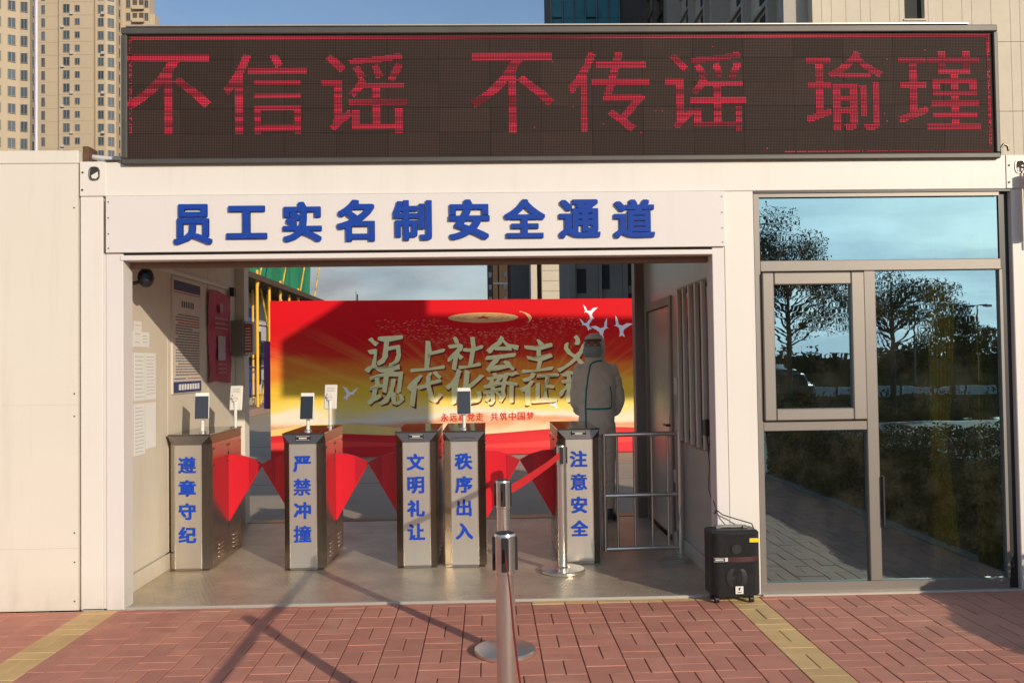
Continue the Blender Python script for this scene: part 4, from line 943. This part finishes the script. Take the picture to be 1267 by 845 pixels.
        return mb.add(vs, [(j*(n+1)+i, j*(n+1)+i+1, (j+1)*(n+1)+i+1, (j+1)*(n+1)+i) for j in range(k) for i in range(n)], True)
    part('face', facep(MB(), -.85, .85, 1.545, 1.705, .119, bulge=.25), mat('skin', (.32, .17, .12), .5), t)
    # eyes and brows
    for s_ in (-.30, .30):
        part('eye', facep(MB(), s_-.10, s_+.10, 1.648, 1.662, .1205, bulge=.7), mat('eye_white', (.5, .48, .45), .2), t)
        part('eyebrow', facep(MB(), s_-.16, s_+.15, 1.676, 1.683, .1206, bulge=.4), blkm, t)
    part('mask', facep(MB(), -.86, .86, 1.538, 1.640, .123, e=.024, bulge=.18), mat('mask_cloth', (.34, .42, .43), .7, var=.05, bump=.3, bs=40), t)
    part('goggle_strap', facep(MB(), -1.0, 1.0, 1.690, 1.712, .1235, bulge=.1), mat('dark_strap', (.10, .10, .10), .5), t)
    for s_, nm in ((.12, 'shoe'), (-.10, 'shoe')):
        sh = MB(); ell(sh, [(s_-.008, -.055, .0, .048, .135, .85), (s_-.008, -.055, .03, .052, .142, .85), (s_-.006, -.045, .06, .048, .125, .9), (s_-.003, -.01, .10, .050, .085, 1)])
        part(nm, sh, blk, t)
        part('sole', (lambda m_: (ell(m_, [(s_-.008, -.055, .0, .053, .148, .85), (s_-.008, -.055, .014, .053, .148, .85)]), m_)[1])(MB()), mat('sole_rubber', (.3, .3, .28), .7), t)
    # gloved hands clasped behind the back, five fingers each
    for s_, nm in ((1, 'hand'), (-1, 'hand')):
        h = MB(); bx, by, bz = s_*.03, .225, .93
        ball(h, (px+bx, py+by, bz), .030, 12, 8, sz=1.25)
        for k in range(4):
            a = (bx-s_*.012*k+s_*.016, by+.012, bz-.02); L_ = (.052, .060, .056, .044)[k]
            h.cyl((px+a[0], py+a[1], a[2]), (px+a[0]-s_*.006, py+a[1]+.006, a[2]-L_*.6), .0085, 8, .008)
            h.cyl((px+a[0]-s_*.006, py+a[1]+.006, a[2]-L_*.6), (px+a[0]-s_*.014, py+a[1]-.006, a[2]-L_), .008, 8, .0065)
        h.cyl((px+bx+s_*.022, py+by, bz+.005), (px+bx+s_*.034, py+by+.012, bz-.035), .010, 8, .0075)
        part(nm, h, mat('glove', (.5, .5, .52), .4), t)
person(3.575, 2.86)

def zx(px_, D, py_=None):
    py_ = 100 if py_ is None and px_ < 250 else (345 if py_ is None else py_)
    d = fw+r2*((px_-633.5)/1084.76)+u2*((422.5-py_)/1084.76); return 2.5334+d.x/d.y*D
# ------------------------------------------------------------------ far buildings behind
beige = mat('tower_beige', (.50, .40, .275), .8, var=.05, vs=.15, bump=.1)
beige2 = mat('tower_groove', (.10, .075, .055), .8)
pale = mat('window_frame_pale', (.26, .24, .21), .6)
def window_factory(w, h, dy=-.01):
    """returns (frame mesh, pane mesh) centred on the origin in XZ, facing -Y"""
    f = MB().box(-w/2, -w/2+.1, -.12, dy, -h/2, h/2).box(w/2-.1, w/2, -.12, dy, -h/2, h/2).box(-w/2+.1, w/2-.1, -.12, dy, -h/2, -h/2+.1).box(-w/2+.1, w/2-.1, -.12, dy, h/2-.1, h/2).box(-.04, .04, -.10, dy, -h/2+.1, h/2-.1)
    p = MB().box(-w/2+.1, w/2-.1, dy-.04, dy, -h/2+.1, h/2-.1)
    return f.mesh('window', pale), p.mesh('pane', glassF)
def add_windows(parent, cols_, zs, rot=0, origin=None, visz=40):
    """cols_: (x, y, w, h, cache)"""
    pl = wloc(parent)
    for (x, y, w, h, rz) in cols_:
        fm, pm = window_factory(w, h)
        dark = []
        for z in zs:
            if z > visz:
                o = obj('window', fm, parent, (x-pl.x, y-pl.y, z-pl.z)); o.rotation_euler = (0, 0, rz)
                obj('pane', pm, o)
            else: dark.append(z)
        if dark:
            mb = MB(); c, s = math.cos(rz), math.sin(rz)
            for z in dark:
                vs = [(x+a*c+.03*s, y+a*s-.03*c, z+b) for a, b in ((-w/2, -h/2), (w/2, -h/2), (w/2, h/2), (-w/2, h/2))]; mb.add(vs, [(0, 1, 2, 3)])
            part('lower_window', mb, glassF, parent, kind='stuff')

# tower B, D=185
D = 185.5; Yb = 180
tB = thing('apartment_tower', 'beige apartment tower with dark vertical grooves and balconies on its right side', 'tower', (zx(110, D), Yb+8, 0), 'apartment towers behind the hut')
TOP = 96
x = lambda p: zx(p, D)
part('wall', MB().box(x(46), x(73), Yb, Yb+3.9, 0, TOP), beige, tB)
part('wall', MB().box(x(74.2), x(117), Yb-.6, Yb+3.9, 0, TOP), beige, tB)
part('wall', MB().box(x(118.2), x(131), Yb-.2, Yb+3.9, 0, TOP).add([(x(131), Yb-.2, 0), (x(142), Yb+.6, 0), (zx(150, 189), Yb+3.5, 0), (zx(150, 189.4), Yb+3.9, 0), (x(131), Yb+3.9, 0), (x(131), Yb-.2, TOP), (x(142), Yb+.6, TOP), (zx(150, 189), Yb+3.5, TOP), (zx(150, 189.4), Yb+3.9, TOP), (x(131), Yb+3.9, TOP)], [(0, 1, 6, 5), (1, 2, 7, 6), (2, 3, 8, 7), (5, 6, 7, 8, 9)]), beige, tB)
part('wall', MB().box(x(40), zx(185, 189.5), Yb+4, Yb+7, 0, 83.5).box(zx(185, 189.5), zx(192, 190), Yb+4.5, Yb+7, 0, 78.2), beige, tB)
part('groove', MB().box(x(73), x(74.2), Yb+1, Yb+3.9, 0, TOP-.1).box(x(117), x(118.2), Yb+1, Yb+3.9, 0, TOP-.1), beige2, tB)
zs = [1.7+2.80*k+.15 for k in range(33)]
zs = [z for z in zs if z < TOP-2]
cB = [(x(53.5), Yb, .8, 1.9, 0), (x(84), Yb-.6, 1.4, 1.85, 0), (x(97.5), Yb-.6, 1.05, 1.4, 0), (x(125.5), Yb-.2, 1.25, 1.8, 0), (x(137), Yb+.18, 1.3, 1.9, .39), (zx(146, 187.6), Yb+2.0, 1.2, 1.9, 1.12)]
add_windows(tB, cB, zs, visz=45)
add_windows(tB, [(zx(159, 189.5), Yb+4, .95, 1.8, 0), (zx(181.5, 189.5), Yb+4, .85, 1.7, 0)], [z for z in zs if 76.5 <= z < 82], visz=60)
add_windows(tB, [(zx(159, 189.5), Yb+4, .95, 1.8, 0), (zx(181.5, 189.5), Yb+4, .85, 1.7, 0), (zx(188.5, 190), Yb+4.5, .6, 1.5, 0)], [z for z in zs if 40 < z < 76.5], visz=60)
bal = MB(); 
for z in [z for z in zs if z < 82.5]:
    for p_ in (167, 175): bal.box(zx(p_, 189.5)-.5, zx(p_, 189.5)+.5, Yb+3.985, Yb+3.999, z-.9, z+.9)
part('balcony_opening', bal, beige2, tB, kind='stuff')
bal = MB()
for z in [z for z in zs if z < 82.5]: bal.box(zx(164, 189), zx(178, 189), Yb+3.2, Yb+3.98, z-1.35, z-.55)
part('balcony', bal, beige, tB, kind='stuff')
ac = MB()
for k, z in enumerate([z for z in zs if z > 42]):
    for p_ in (79.5, 90.5, 129.3):
        if (k*7+int(p_)) % 3 == 0: ac.box(x(p_)-.3, x(p_)+.3, Yb-1.0, Yb-.61, z-1.35, z-.85)
part('air_conditioner', ac, mat('ac_white', (.5, .48, .45), .6), tB, kind='stuff')
# lines of tile courses
ln = MB()
for z in zs: ln.box(x(46), x(73)-.05, Yb-.03, Yb-.002, z-1.42, z-1.34).box(x(74.4), x(117)-.05, Yb-.63, Yb-.602, z-1.42, z-1.34)
part('storey_band', ln, mat('storey_band', (.42, .33, .22), .8), tB, kind='stuff')
# tower A, D=140, angled faces
D = 143; Ya = 138
tA = thing('apartment_tower', 'nearer beige apartment tower with wider windows cut by the left edge', 'tower', (zx(10, D), Ya+8, 0), 'apartment towers behind the hut')
x = lambda p: zx(p, D)
part('wall', MB().add([(x(-60), Ya-4, 0), (x(5), Ya-1.2, 0), (x(22), Ya, 0), (x(34), Ya+.2, 0), (zx(44, 146.5), Ya+3, 0), (zx(42, 153), Ya+10, 0), (x(-60), Ya+10, 0)]+[(x(-60), Ya-4, 90), (x(5), Ya-1.2, 90), (x(22), Ya, 90), (x(34), Ya+.2, 90), (zx(44, 146.5), Ya+3, 90), (zx(42, 153), Ya+10, 90), (x(-60), Ya+10, 90)], [(0, 1, 8, 7), (1, 2, 9, 8), (2, 3, 10, 9), (3, 4, 11, 10), (4, 5, 12, 11), (7, 8, 9, 10, 11, 12, 13)]), beige, tA)
zs = [1.9+2.8*k for k in range(31)]
add_windows(tA, [(x(-8), Ya-1.75, 1.1, 1.6, .33), (x(1), Ya-1.4, .9, 1.6, .33), (x(14.5), Ya-.55, 1.15, 1.65, .42), (x(27.5), Ya+.08, 1.1, 1.7, .05), (zx(39, 144.9), Ya+1.35, .9, 1.7, .95)], zs, visz=35)
# pale pole between the towers
fp = thing('pale_pole', 'slim pale violet pole rising between the two beige towers', 'pole', (zx(44.3, 25.5), 20, -.12))
part('shaft', MB().cyl((zx(44.3, 25.5), 20, -.12), (zx(44.3, 25.5), 20, 14.5), .045, 10), mat('pale_violet', (.62, .60, .72), .5), fp)
part('base_flange', MB().cyl((zx(44.3, 25.5), 20, -.12), (zx(44.3, 25.5), 20, .0), .12, 12), steelD, fp)
# concrete building P at the right
def conc_mat(nm, col):
    m = mat(nm, col, .85, var=.07, vs=.5, bump=.12, bs=20, dirt=.12); return m
conc = conc_mat('board_concrete', (.62, .54, .42)); 
PD = 65.54; PX = zx(1005, PD, 10); PY = 60; PT = 74
pb = thing('concrete_tower', 'bare concrete tower block under construction at the right behind the screen', 'building', (PX+9, 110, 0))
dv = fw+r2*((1240-633.5)/1084.76)+u2*((422.5-52)/1084.76); zb0 = 1.4845+dv.z/dv.y*PD
dv = fw+r2*((1240-633.5)/1084.76)+u2*((422.5-138)/1084.76); FH = zb0-(1.4845+dv.z/dv.y*PD)
dv = fw+r2*((1131-633.5)/1084.76)+u2*((422.5-24)/1084.76); wz0 = 1.4845+dv.z/dv.y*PD
wx0, wx1 = zx(1119, PD, 12), zx(1144, PD, 12)
part('core_wall', MB().box(PX+.06, PX+18, PY+.60, 168, 0, PT), conc, pb)
bands = []; z = zb0-4*FH
while z < 0: z += FH
z -= FH
while z < PT: bands.append(z); z += FH
for zb in bands:
    z0_, z1_ = max(0, zb+.02), min(PT, zb+FH-.02)
    if z1_ < .5: continue
    b_ = MB(); wlo = max(z0_+.1, zb+(wz0-zb0)); whi = min(z1_-.05, wlo+2.6)
    b_.box(PX, wx0, PY, PY+.59, z0_, z1_); b_.box(wx1, PX+18, PY, PY+.59, z0_, z1_)
    if wlo > z0_: b_.box(wx0, wx1, PY+.001, PY+.59, z0_, wlo)
    if whi < z1_: b_.box(wx0, wx1, PY+.001, PY+.59, whi, z1_)
    part('wall_band', b_, conc, pb)
    part('window_opening', MB().box(wx0, wx1, PY+.5, PY+.588, wlo, whi), blkm, pb)
    part('window_sill', MB().box(wx0-.1, wx1+.1, PY-.08, PY-.001, wlo-.14, wlo), conc, pb)
bj = MB(); xx_ = PX+.7
while xx_ < PX+18:
    if not (wx0-.2 < xx_ < wx1+.1): bj.box(xx_, xx_+.03, PY-.008, PY-.001, 11, PT)
    xx_ += random.choice((.6, .9, 1.2))*1.25
part('board_joint', bj, mat('joint_tone', (.30, .25, .19), .9), pb, kind='stuff')  # joints drawn in a darker concrete tone
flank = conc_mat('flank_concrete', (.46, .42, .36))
fl = MB(); k = 0; zf = 1.0
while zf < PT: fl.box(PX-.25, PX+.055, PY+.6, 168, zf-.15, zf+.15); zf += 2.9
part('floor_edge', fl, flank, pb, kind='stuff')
for k in range(15):
    y = PY+1.2+k*7.1
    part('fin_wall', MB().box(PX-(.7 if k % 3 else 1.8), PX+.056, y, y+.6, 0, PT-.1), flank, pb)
    op = MB(); zf = 1.0
    while zf < PT-3: op.box(PX-.02, PX+.057, y+1.9, y+4.3, zf+.7, zf+2.4); zf += 2.9
    part('window_opening', op, blkm, pb, kind='stuff')
# building Q behind
Q = thing('concrete_building', 'sunlit bare concrete building with small dark windows beyond the banner', 'building', (16, 246, 0))
D = 245.5; x = lambda p: zx(p, D)
part('wall', MB().box(x(657), x(664.5), 240, 256, 0, 82), conc, Q)
part('recess', MB().box(x(664.5), x(670.5), 244, 256, 0, 82), MATS['dark_recess'] if 'dark_recess' in MATS else mat('dark_recess', (.10, .09, .085), .9), Q)
part('wall', MB().box(x(670.5), x(706), 240, 256, 0, 82), conc, Q)
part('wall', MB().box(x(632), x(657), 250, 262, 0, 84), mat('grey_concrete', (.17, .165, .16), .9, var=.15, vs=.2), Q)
qw = MB().box(-.75, .75, -.10, .0, -.85, .85).mesh('window', blkm); ql = wloc(Q)
for k in range(26): obj('window', qw, Q, (x(697.3)-ql.x, 239.99-ql.y, 3+k*2.9-ql.z))
cl = MB()
for k in range(26): cl.box(x(670.5), x(706), 239.93, 239.998, 1.5+2.9*k, 1.62+2.9*k)
part('pour_line', cl, MATS['joint_tone'], Q, kind='stuff')
q2 = thing('netted_building', 'concrete building coloured as in shade, whose top storeys are wrapped in teal netting', 'building', (17, 118, 0))
x = lambda p: zx(p, 115)
part('wall', MB().box(x(704), x(800), 109.5, 125, 0, 38), mat('shade_concrete', (.24, .225, .2), .9, var=.15, vs=.3), q2)  # shade is put into this concrete's colour
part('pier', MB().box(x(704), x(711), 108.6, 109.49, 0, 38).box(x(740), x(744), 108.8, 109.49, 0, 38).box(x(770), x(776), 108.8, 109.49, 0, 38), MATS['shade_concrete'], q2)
wq = MB().box(-.6, .6, -.05, .1, -1.6, 1.6).mesh('window', blkm); ql = wloc(q2)
for px_, z_ in ((711, 12.3), (740, 12.8), (769, 13.2), (781, 13.5), (711, 7), (740, 7), (769, 9.0), (711, 18), (740, 18), (769, 18)): obj('window', wq, q2, (x(px_)+.9-ql.x, 109.45-ql.y, z_-ql.z))
tealM = mat('teal_netting', (.02, .20, .26), .5, var=.5, vs=.5)
x = lambda p: zx(p, 115)
nt_ = MB()
for i in range(6):
    a = x(686)+(x(770)-x(686))*i/6; b = x(686)+(x(770)-x(686))*(i+1)/6
    for j in range(9): nt_.box(a+.05, b-.05, 108.0+.12*((i+j) % 3), 108.4, 38.1+j*2.9, 40.9+j*2.9)
part('net_panel', nt_, tealM, q2, 'teal safety netting in panels', kind='stuff')
part('net_backing', MB().box(x(688), x(800), 108.6, 124, 38, 66), MATS['dark_recess'], q2)
gp = MB()
for i in range(7): a = x(686)+(x(770)-x(686))*i/6; gp.cyl((a, 107.9, 38), (a, 107.9, 66), .08, 6)
part('scaffold_pole', gp, steelD, q2)
# slim brown and orange tower
R_ = thing('slim_tower', 'slim brown and orange apartment tower far beyond the banner', 'tower', (zx(615, 205), 205, 0))
x = lambda p: zx(p, 205)
part('wall', MB().box(x(603), x(610), 200, 214, 0, 60), mat('brown_facade', (.13, .10, .085), .8, var=.5, vs=1.2), R_)
part('wall', MB().box(x(610), x(616), 199.5, 214, 0, 60).box(x(617.5), x(628), 199.5, 214, 0, 60), mat('orange_facade', lin(206, 150, 104), .8), R_)
part('recess', MB().box(x(616), x(617.5), 200.5, 214, 0, 59.9).box(x(628), x(632), 200.5, 214, 0, 60), beige2, R_)
wn = MB().box(-.35, .35, -.06, .0, -.6, .6).mesh('window', glassF); ql = wloc(R_)
for k in range(12):
    for pp_ in (606.5, 625.5): obj('window', wn, R_, (x(pp_)-ql.x, (200 if pp_ < 610 else 199.5)-.01-ql.y, 8+k*2.9-ql.z))
part('white_band', MB().box(x(610), x(628), 199.35, 199.49, 15.2, 15.6).box(x(610), x(628), 199.35, 199.49, 20.2, 20.6), white, R_)
mast = thing('lattice_mast', 'tiny red and white mast top just above the banner', 'mast', (zx(441.5, 160), 155, 0))
part('mast_body', MB().cyl((zx(441.5, 160), 155, 0), (zx(441.5, 160), 155, 14.6), .35, 6, .12).cyl((zx(440, 160), 155, 0), (zx(439.8, 160), 155, 15.2), .2, 6, .05), mat('mast_paint', (.35, .2, .18), .6, var=.4, vs=1), mast)

# ------------------------------------------------------------------ scaffolded building at the left rear
sb = thing('scaffolded_building', 'long building site front with green netting, blue sheets and a pale wall', 'building', (-8, 34, -.12))
SX = -5.9
part('wall', MB().box(SX-9, SX-1.2, 20, 41, -.12, 4.6), mat('site_wall', (.42, .43, .44), .8, var=.2, vs=.8), sb)
gm_ = mat('green_net', (.025, .24, .12), .7, var=.2, vs=1.2)
vs = []; n = 40
for i in range(n+1):
    y = 20+21*i/n
    vs += [(SX-1.0+.12*math.sin(i*1.9), y, 4.75), (SX-.9+.15*math.sin(i*1.3), y, 9.5-.02*i)]
ntm = MB().add(vs, [(2*i, 2*i+2, 2*i+3, 2*i+1) for i in range(n)], True)
vs = [(SX-9, 41.02, 4.75), (SX-.9, 41.02, 4.75), (SX-.9, 41.02, 8.7), (SX-9, 41.02, 8.7), (SX-9, 20, 4.75), (SX-9, 20, 9.5)]
ntm.add(vs, [(0, 1, 2, 3), (0, 3, 5, 4)])
part('green_net', ntm, gm_, sb)
part('platform', MB().box(SX-1.3, SX+.45, 20, 42.5, 4.55, 4.70), mat('dark_platform', (.05, .045, .04), .8), sb)
part('platform_edge', MB().box(SX+.46, SX+.54, 20, 42.5, 4.52, 4.72), mat('rust_edge', (.08, .05, .035), .8, var=.4, vs=4), sb)
for k, c_ in enumerate(((.02, .08, .38), (.55, .55, .56), (.5, .5, .48), (.03, .10, .42), (.55, .56, .58), (.5, .5, .5), (.04, .12, .4))):
    part('wall_sheet', MB().box(SX-1.19, SX-1.15, 20.2+k*2.9, 22.6+k*2.9, .3, 3.9 if k % 2 else 3.4), mat('sheet%d' % k, c_, .6, var=.15, vs=1.5), sb)
for k in range(6):
    part('window', MB().box(SX-1.14, SX-1.10, 22.8+k*2.9, 23.05+k*2.9, .8, 3.0), blkm, sb)
part('beam', MB().box(SX-1.1, SX-.6, 20, 41, 1.9, 2.5), mat('dark_beam', (.05, .06, .06), .8), sb)
part('kerb', MB().box(SX-.3, SX+.7, 18, 44, -.12, .12, .02), mat('site_kerb', (.32, .22, .16), .9, var=.2), sb)
for k, d_ in enumerate((30.9, 33.0, 34.9, 36.6, 38.3, 40.2, 42.2)):
    pxx = (318, 333, 346.5, 357.5, 368.5, 378.5, 386)[k]
    yy = d_-5.54; xx_ = zx(pxx, d_)
    hgt = 4.9 if k % 2 == 0 else 4.5
    part('pole', MB().cyl((xx_, yy, -.1), (xx_, yy, hgt), .055, 8), yellowP, sb)
    if k % 2 == 0: part('brace', MB().cyl((xx_, yy, 4.2), (xx_+.45, yy+1.4, 8.6), .04, 6), mat('striped_brace', (.55, .36, .05), .6, var=.9, vs=6), sb)
    if k < 2: part('brace', MB().cyl((xx_+.1, yy, .2), (xx_+.75, yy+.4, 3.9), .04, 6), MATS['striped_brace'], sb)
for k, (a, b, c, d) in enumerate(((24.8, 26.4, .1, 2.4), (26.4, 25.0, 2.2, 4.4), (27.6, 29.2, .1, 2.6), (29.4, 27.8, 2.4, 4.5), (31, 33, 2.0, 4.5))):
    part('brace', MB().cyl((SX-.1, a, c), (SX-.1, b, d), .04, 6), MATS['striped_brace'], sb)
for k, y_ in enumerate((24.0, 26.2, 28.4, 30.6, 32.8)): part('pole', MB().cyl((SX-.55, y_, -.1), (SX-.55, y_, 4.5), .045, 8), yellowP, sb)
for z in (.45, 1.5, 2.0, 2.5, 3.1): part('rail', MB().cyl((SX-.35, 21, z), (SX-.05, 40, z), .03, 6), mat('dark_tube', (.05, .06, .09), .6), sb)

# ------------------------------------------------------------------ gate out of view at right, added and shaped to throw the banner's shade
gt = thing('banner_shade_caster', 'unseen, added shade-throwing gate with a gabled beam on two piers, right of the cabin', 'caster', (11, -1.1, -.01))
gm2 = mat('caster_render', (.6, .56, .5), .8, var=.05)
part('pier', MB().box(7.42, 9.0, -1.2, -.9, -.3, 5.4), gm2, gt)
part('pier', MB().box(14.2, 15.8, -1.2, -.9, -.3, 5.4), gm2, gt)
part('beam', MB().poly([(6.52, 5.42), (16.6, 5.42), (16.6, 6.78), (8.95, 6.78), (8.95, 7.5), (8.15, 7.5), (7.40, 6.95), (6.52, 6.40)], -1.2, -.9), gm2, gt)

# ------------------------------------------------------------------ planting behind the camera, mirrored by the window
def leaves(mb_v, mb_f, c, R, n, s, rg):
    for _ in range(n):
        d = Vector((rg.gauss(0, 1), rg.gauss(0, 1), rg.gauss(0, 1))).normalized()*(rg.random()**.45)
        p = Vector(c)+Vector((d.x*R[0], d.y*R[1], d.z*R[2])); a = Vector((rg.gauss(0, 1), rg.gauss(0, 1), rg.gauss(0, 1))).normalized(); b = a.orthogonal().normalized(); q = s*rg.uniform(.6, 1.3); w = q*.55
        k = len(mb_v); mb_v += [(p-a*q)[:], (p+b*w)[:], (p+a*q)[:], (p-b*w)[:]]; mb_f.append((k, k+1, k+2, k+3))
def tree(x, y, h, cr, seed, label, m=leaf, n=13000, dens=30):
    rg = random.Random(seed); t = thing('roadside_tree', label, 'tree', (x, y, -.3), 'trees across the road')
    tr = MB().cyl((x, y, -.3), (x+.05, y, h*.35), .11, 10, .08).cyl((x+.05, y, h*.35), (x, y+.05, h*.85), .08, 8, .02)
    cl_ = []
    for k in range(dens):
        a = rg.uniform(0, 6.28); z0_ = h*rg.uniform(.3, .7); r = cr*rg.uniform(.45, 1); z1_ = z0_+rg.uniform(.1, .25)*h
        e = (x+r*math.cos(a), y+r*math.sin(a), min(z1_, h)); tr.cyl((x, y, z0_), e, .035, 6, .012); cl_.append(e)
    cl_ += [(x+rg.uniform(-.3, .3)*cr, y+rg.uniform(-.3, .3)*cr, h*rg.uniform(.7, .98)) for _ in range(4)]
    v, f = [], []
    for c in cl_: leaves(v, f, c, (cr*.34, cr*.34, h*.085), n//len(cl_), .034, rg)
    part('trunk', tr, bark, t); part('crown', MB().add(v, f), m, t)
tree(15.9, -23, 4.7, 1.7, 1, 'small roadside tree with an open crown, mirrored in the right pane')
tree(12.6, -23.5, 6.0, 1.8, 2, 'leafy tree mirrored in the casement, right of its middle', n=17000, dens=36)
tree(11.0, -22.5, 6.6, 1.8, 3, 'taller leafy tree mirrored at the left of the upper pane', n=17000, dens=36)
tree(19.5, -26, 3.6, 1.2, 4, 'low roadside tree mirrored near the middle of the right pane')
rg = random.Random(9)
hedge_v, hedge_f = [], []
for _ in range(85000):
    u_ = rg.random()
    if u_ < .35: x_ = 6.22+.16*rg.random()**2; y_ = rg.uniform(-5.95, -.88); z_ = rg.uniform(.0, .62)
    elif u_ < .5: x_ = rg.uniform(6.2, 12); y_ = -.88-.15*rg.random(); z_ = rg.uniform(0, .62)
    else: x_ = 6.2+15*rg.random()**1.6; y_ = rg.uniform(-5.95, -.9); z_ = .60-.14*rg.random()**2
    z_ += .05*math.sin(x_*3.1+y_)*math.cos(y_*4)+.03*math.sin(x_*9)
    a = Vector((rg.gauss(0, 1), rg.gauss(0, 1), rg.gauss(0, 1))).normalized(); b = a.orthogonal().normalized(); q = rg.uniform(.012, .026)
    p = Vector((x_, y_, z_)); k = len(hedge_v); hedge_v += [(p-a*q)[:], (p+b*q*.6)[:], (p+a*q)[:], (p-b*q*.6)[:]]; hedge_f.append((k, k+1, k+2, k+3))
ho = obj('hedge', MB().add(hedge_v, hedge_f).mesh('hedge', leafR)); ho['kind'] = 'stuff'; ho['label'] = 'low reddish green hedge planting beside the pavement'
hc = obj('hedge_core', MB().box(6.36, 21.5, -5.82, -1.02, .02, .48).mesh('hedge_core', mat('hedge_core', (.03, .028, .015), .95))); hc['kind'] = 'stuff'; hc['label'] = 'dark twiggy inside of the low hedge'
v, f = [], []
for k in range(170):
    x_ = -60+k*1.9; h = rg.uniform(2.4, 5.2)*(1+.35*math.sin(k*.31)); leaves(v, f, (x_, -105+rg.uniform(-6, 6), h*.5), (rg.uniform(1.4, 2.6), 1.5, h*.55), 150, .34, rg)
v += [(-70, -108, -.3), (280, -108, -.3), (280, -108, 1.9), (-70, -108, 1.9)]; f.append((len(v)-4, len(v)-3, len(v)-2, len(v)-1))
fo = obj('far_wood', MB().add(v, f).mesh('far_wood', leafD)); fo['kind'] = 'stuff'; fo['label'] = 'far dark line of trees beyond the field'
v, f = [], []
for k in range(120):
    leaves(v, f, (-20+k*.55, -18.6+rg.uniform(-.5, .5), .25), (.5, .5, rg.uniform(.35, .6)), 70, .06, rg)
fo = obj('verge_shrubs', MB().add(v, f).mesh('verge_shrubs', leafD)); fo['kind'] = 'stuff'; fo['label'] = 'dark shrubs on the verge across the road'
wb = thing('road_barrier', 'white roadside barrier across the road, mirrored in the window', 'barrier', (15, -34, -.3))
for k in range(26): part('panel', MB().box(2+k*1.5, 3.35+k*1.5, -34.05, -33.95, -.2, .12+.1*rg.random(), .01), mat('barrier_white', (.7, .7, .7), .6, dirt=.3), wb)
for k, (x_, y_) in enumerate(((32.5, -55), (41, -62))):
    lp_ = thing('lamp_post', ('distant double armed lamp post mirrored in the middle of the right pane', 'distant double armed lamp post mirrored at the right of the right pane')[k], 'lamp post', (x_, y_, -.3), 'distant lamp posts')
    part('post', MB().cyl((x_, y_, -.3), (x_, y_, 5.6), .07, 8, .05), steelD, lp_)
    part('arm', MB().box(x_-.8, x_+.8, y_-.04, y_+.04, 5.5, 5.6), steelD, lp_)
    part('lamp_head', MB().box(x_-1.1, x_-.7, y_-.1, y_+.1, 5.46, 5.56).box(x_+.7, x_+1.1, y_-.1, y_+.1, 5.46, 5.56), white, lp_)
# dark car mirrored in the casement
kx, ky = 13.1, -26.5
car = thing('parked_car', 'small black car parked across the road, mirrored in the casement', 'car', (kx, ky, -.12))
pr = [(-.85, .22), (-.88, .55), (-.80, .80), (-.62, .92), (-.50, 1.28), (-.30, 1.38), (.30, 1.38), (.50, 1.28), (.62, .92), (.80, .80), (.88, .55), (.85, .22)]
bd = MB()
rings = [(-2.05, .72, .62), (-1.9, .95, .72), (-1.2, 1.0, .80), (-.6, 1, 1), (.9, 1, 1), (1.6, 1, .85), (2.0, .9, .75), (2.1, .7, .65)]
n = len(pr); vs = []
for (yy, sx_, sz_) in rings: vs += [(kx+a*sx_, ky+yy, -.12+.22+(b-.22)*(sz_ if b > .85 else min(1, sz_+.2))) for a, b in pr]
bd.add(vs, [(j*n+i, j*n+(i+1) % n, (j+1)*n+(i+1) % n, (j+1)*n+i) for j in range(len(rings)-1) for i in range(n)]+[tuple(range(n)), tuple((len(rings)-1)*n+i for i in range(n))], True)
part('body', bd, mat('car_black', (.01, .01, .012), .25), car)
for a in (-.78, .78):
    for b in (-1.3, 1.25):
        w_ = part('wheel', MB().cyl((kx+a-.09, ky+b, .18), (kx+a+.09, ky+b, .18), .30, 18), blkm, car)
        part('rim', MB().cyl((kx+a*1.13-.01, ky+b, .18), (kx+a*1.13+.01, ky+b, .18), .18, 12), chrome, w_)
part('windscreen', MB().box(kx-.48, kx+.48, ky+1.55, ky+1.6, .85, 1.15, .02), screenM, car)
for a in (-.6, .6): part('headlight', MB().box(kx+a-.14, kx+a+.14, ky+2.02, ky+2.07, .5, .62, .02), white, car)
# hook on the roof corner, beside the right casting
hk = MB().tube([(5.88, .02, 2.79), (5.88, .02, 2.84), (5.90, .02, 2.865), (5.925, .02, 2.85), (5.93, .02, 2.82)], .008)
single('roof_hook', hk, steelD, 'small bent metal hook at the right end of the screen', 'hook', (5.88, -.02, 2.79))
cb = thing('downpipe', 'beige pipe with dark cable at the right edge beside the window', 'pipe', (6.02, -.06, 0))
part('tube', MB().cyl((6.005, -.06, 2.25), (6.005, -.06, 2.66), .030, 14), mat('pipe_beige', (.45, .38, .30), .6), cb)
part('cable', MB().tube([(5.985, -.008, 2.71), (6.01, -.04, 2.69), (6.03, -.06, 2.62), (6.04, -.07, 2.2)], .006), mat('red_cable', (.2, .05, .04), .6), cb)
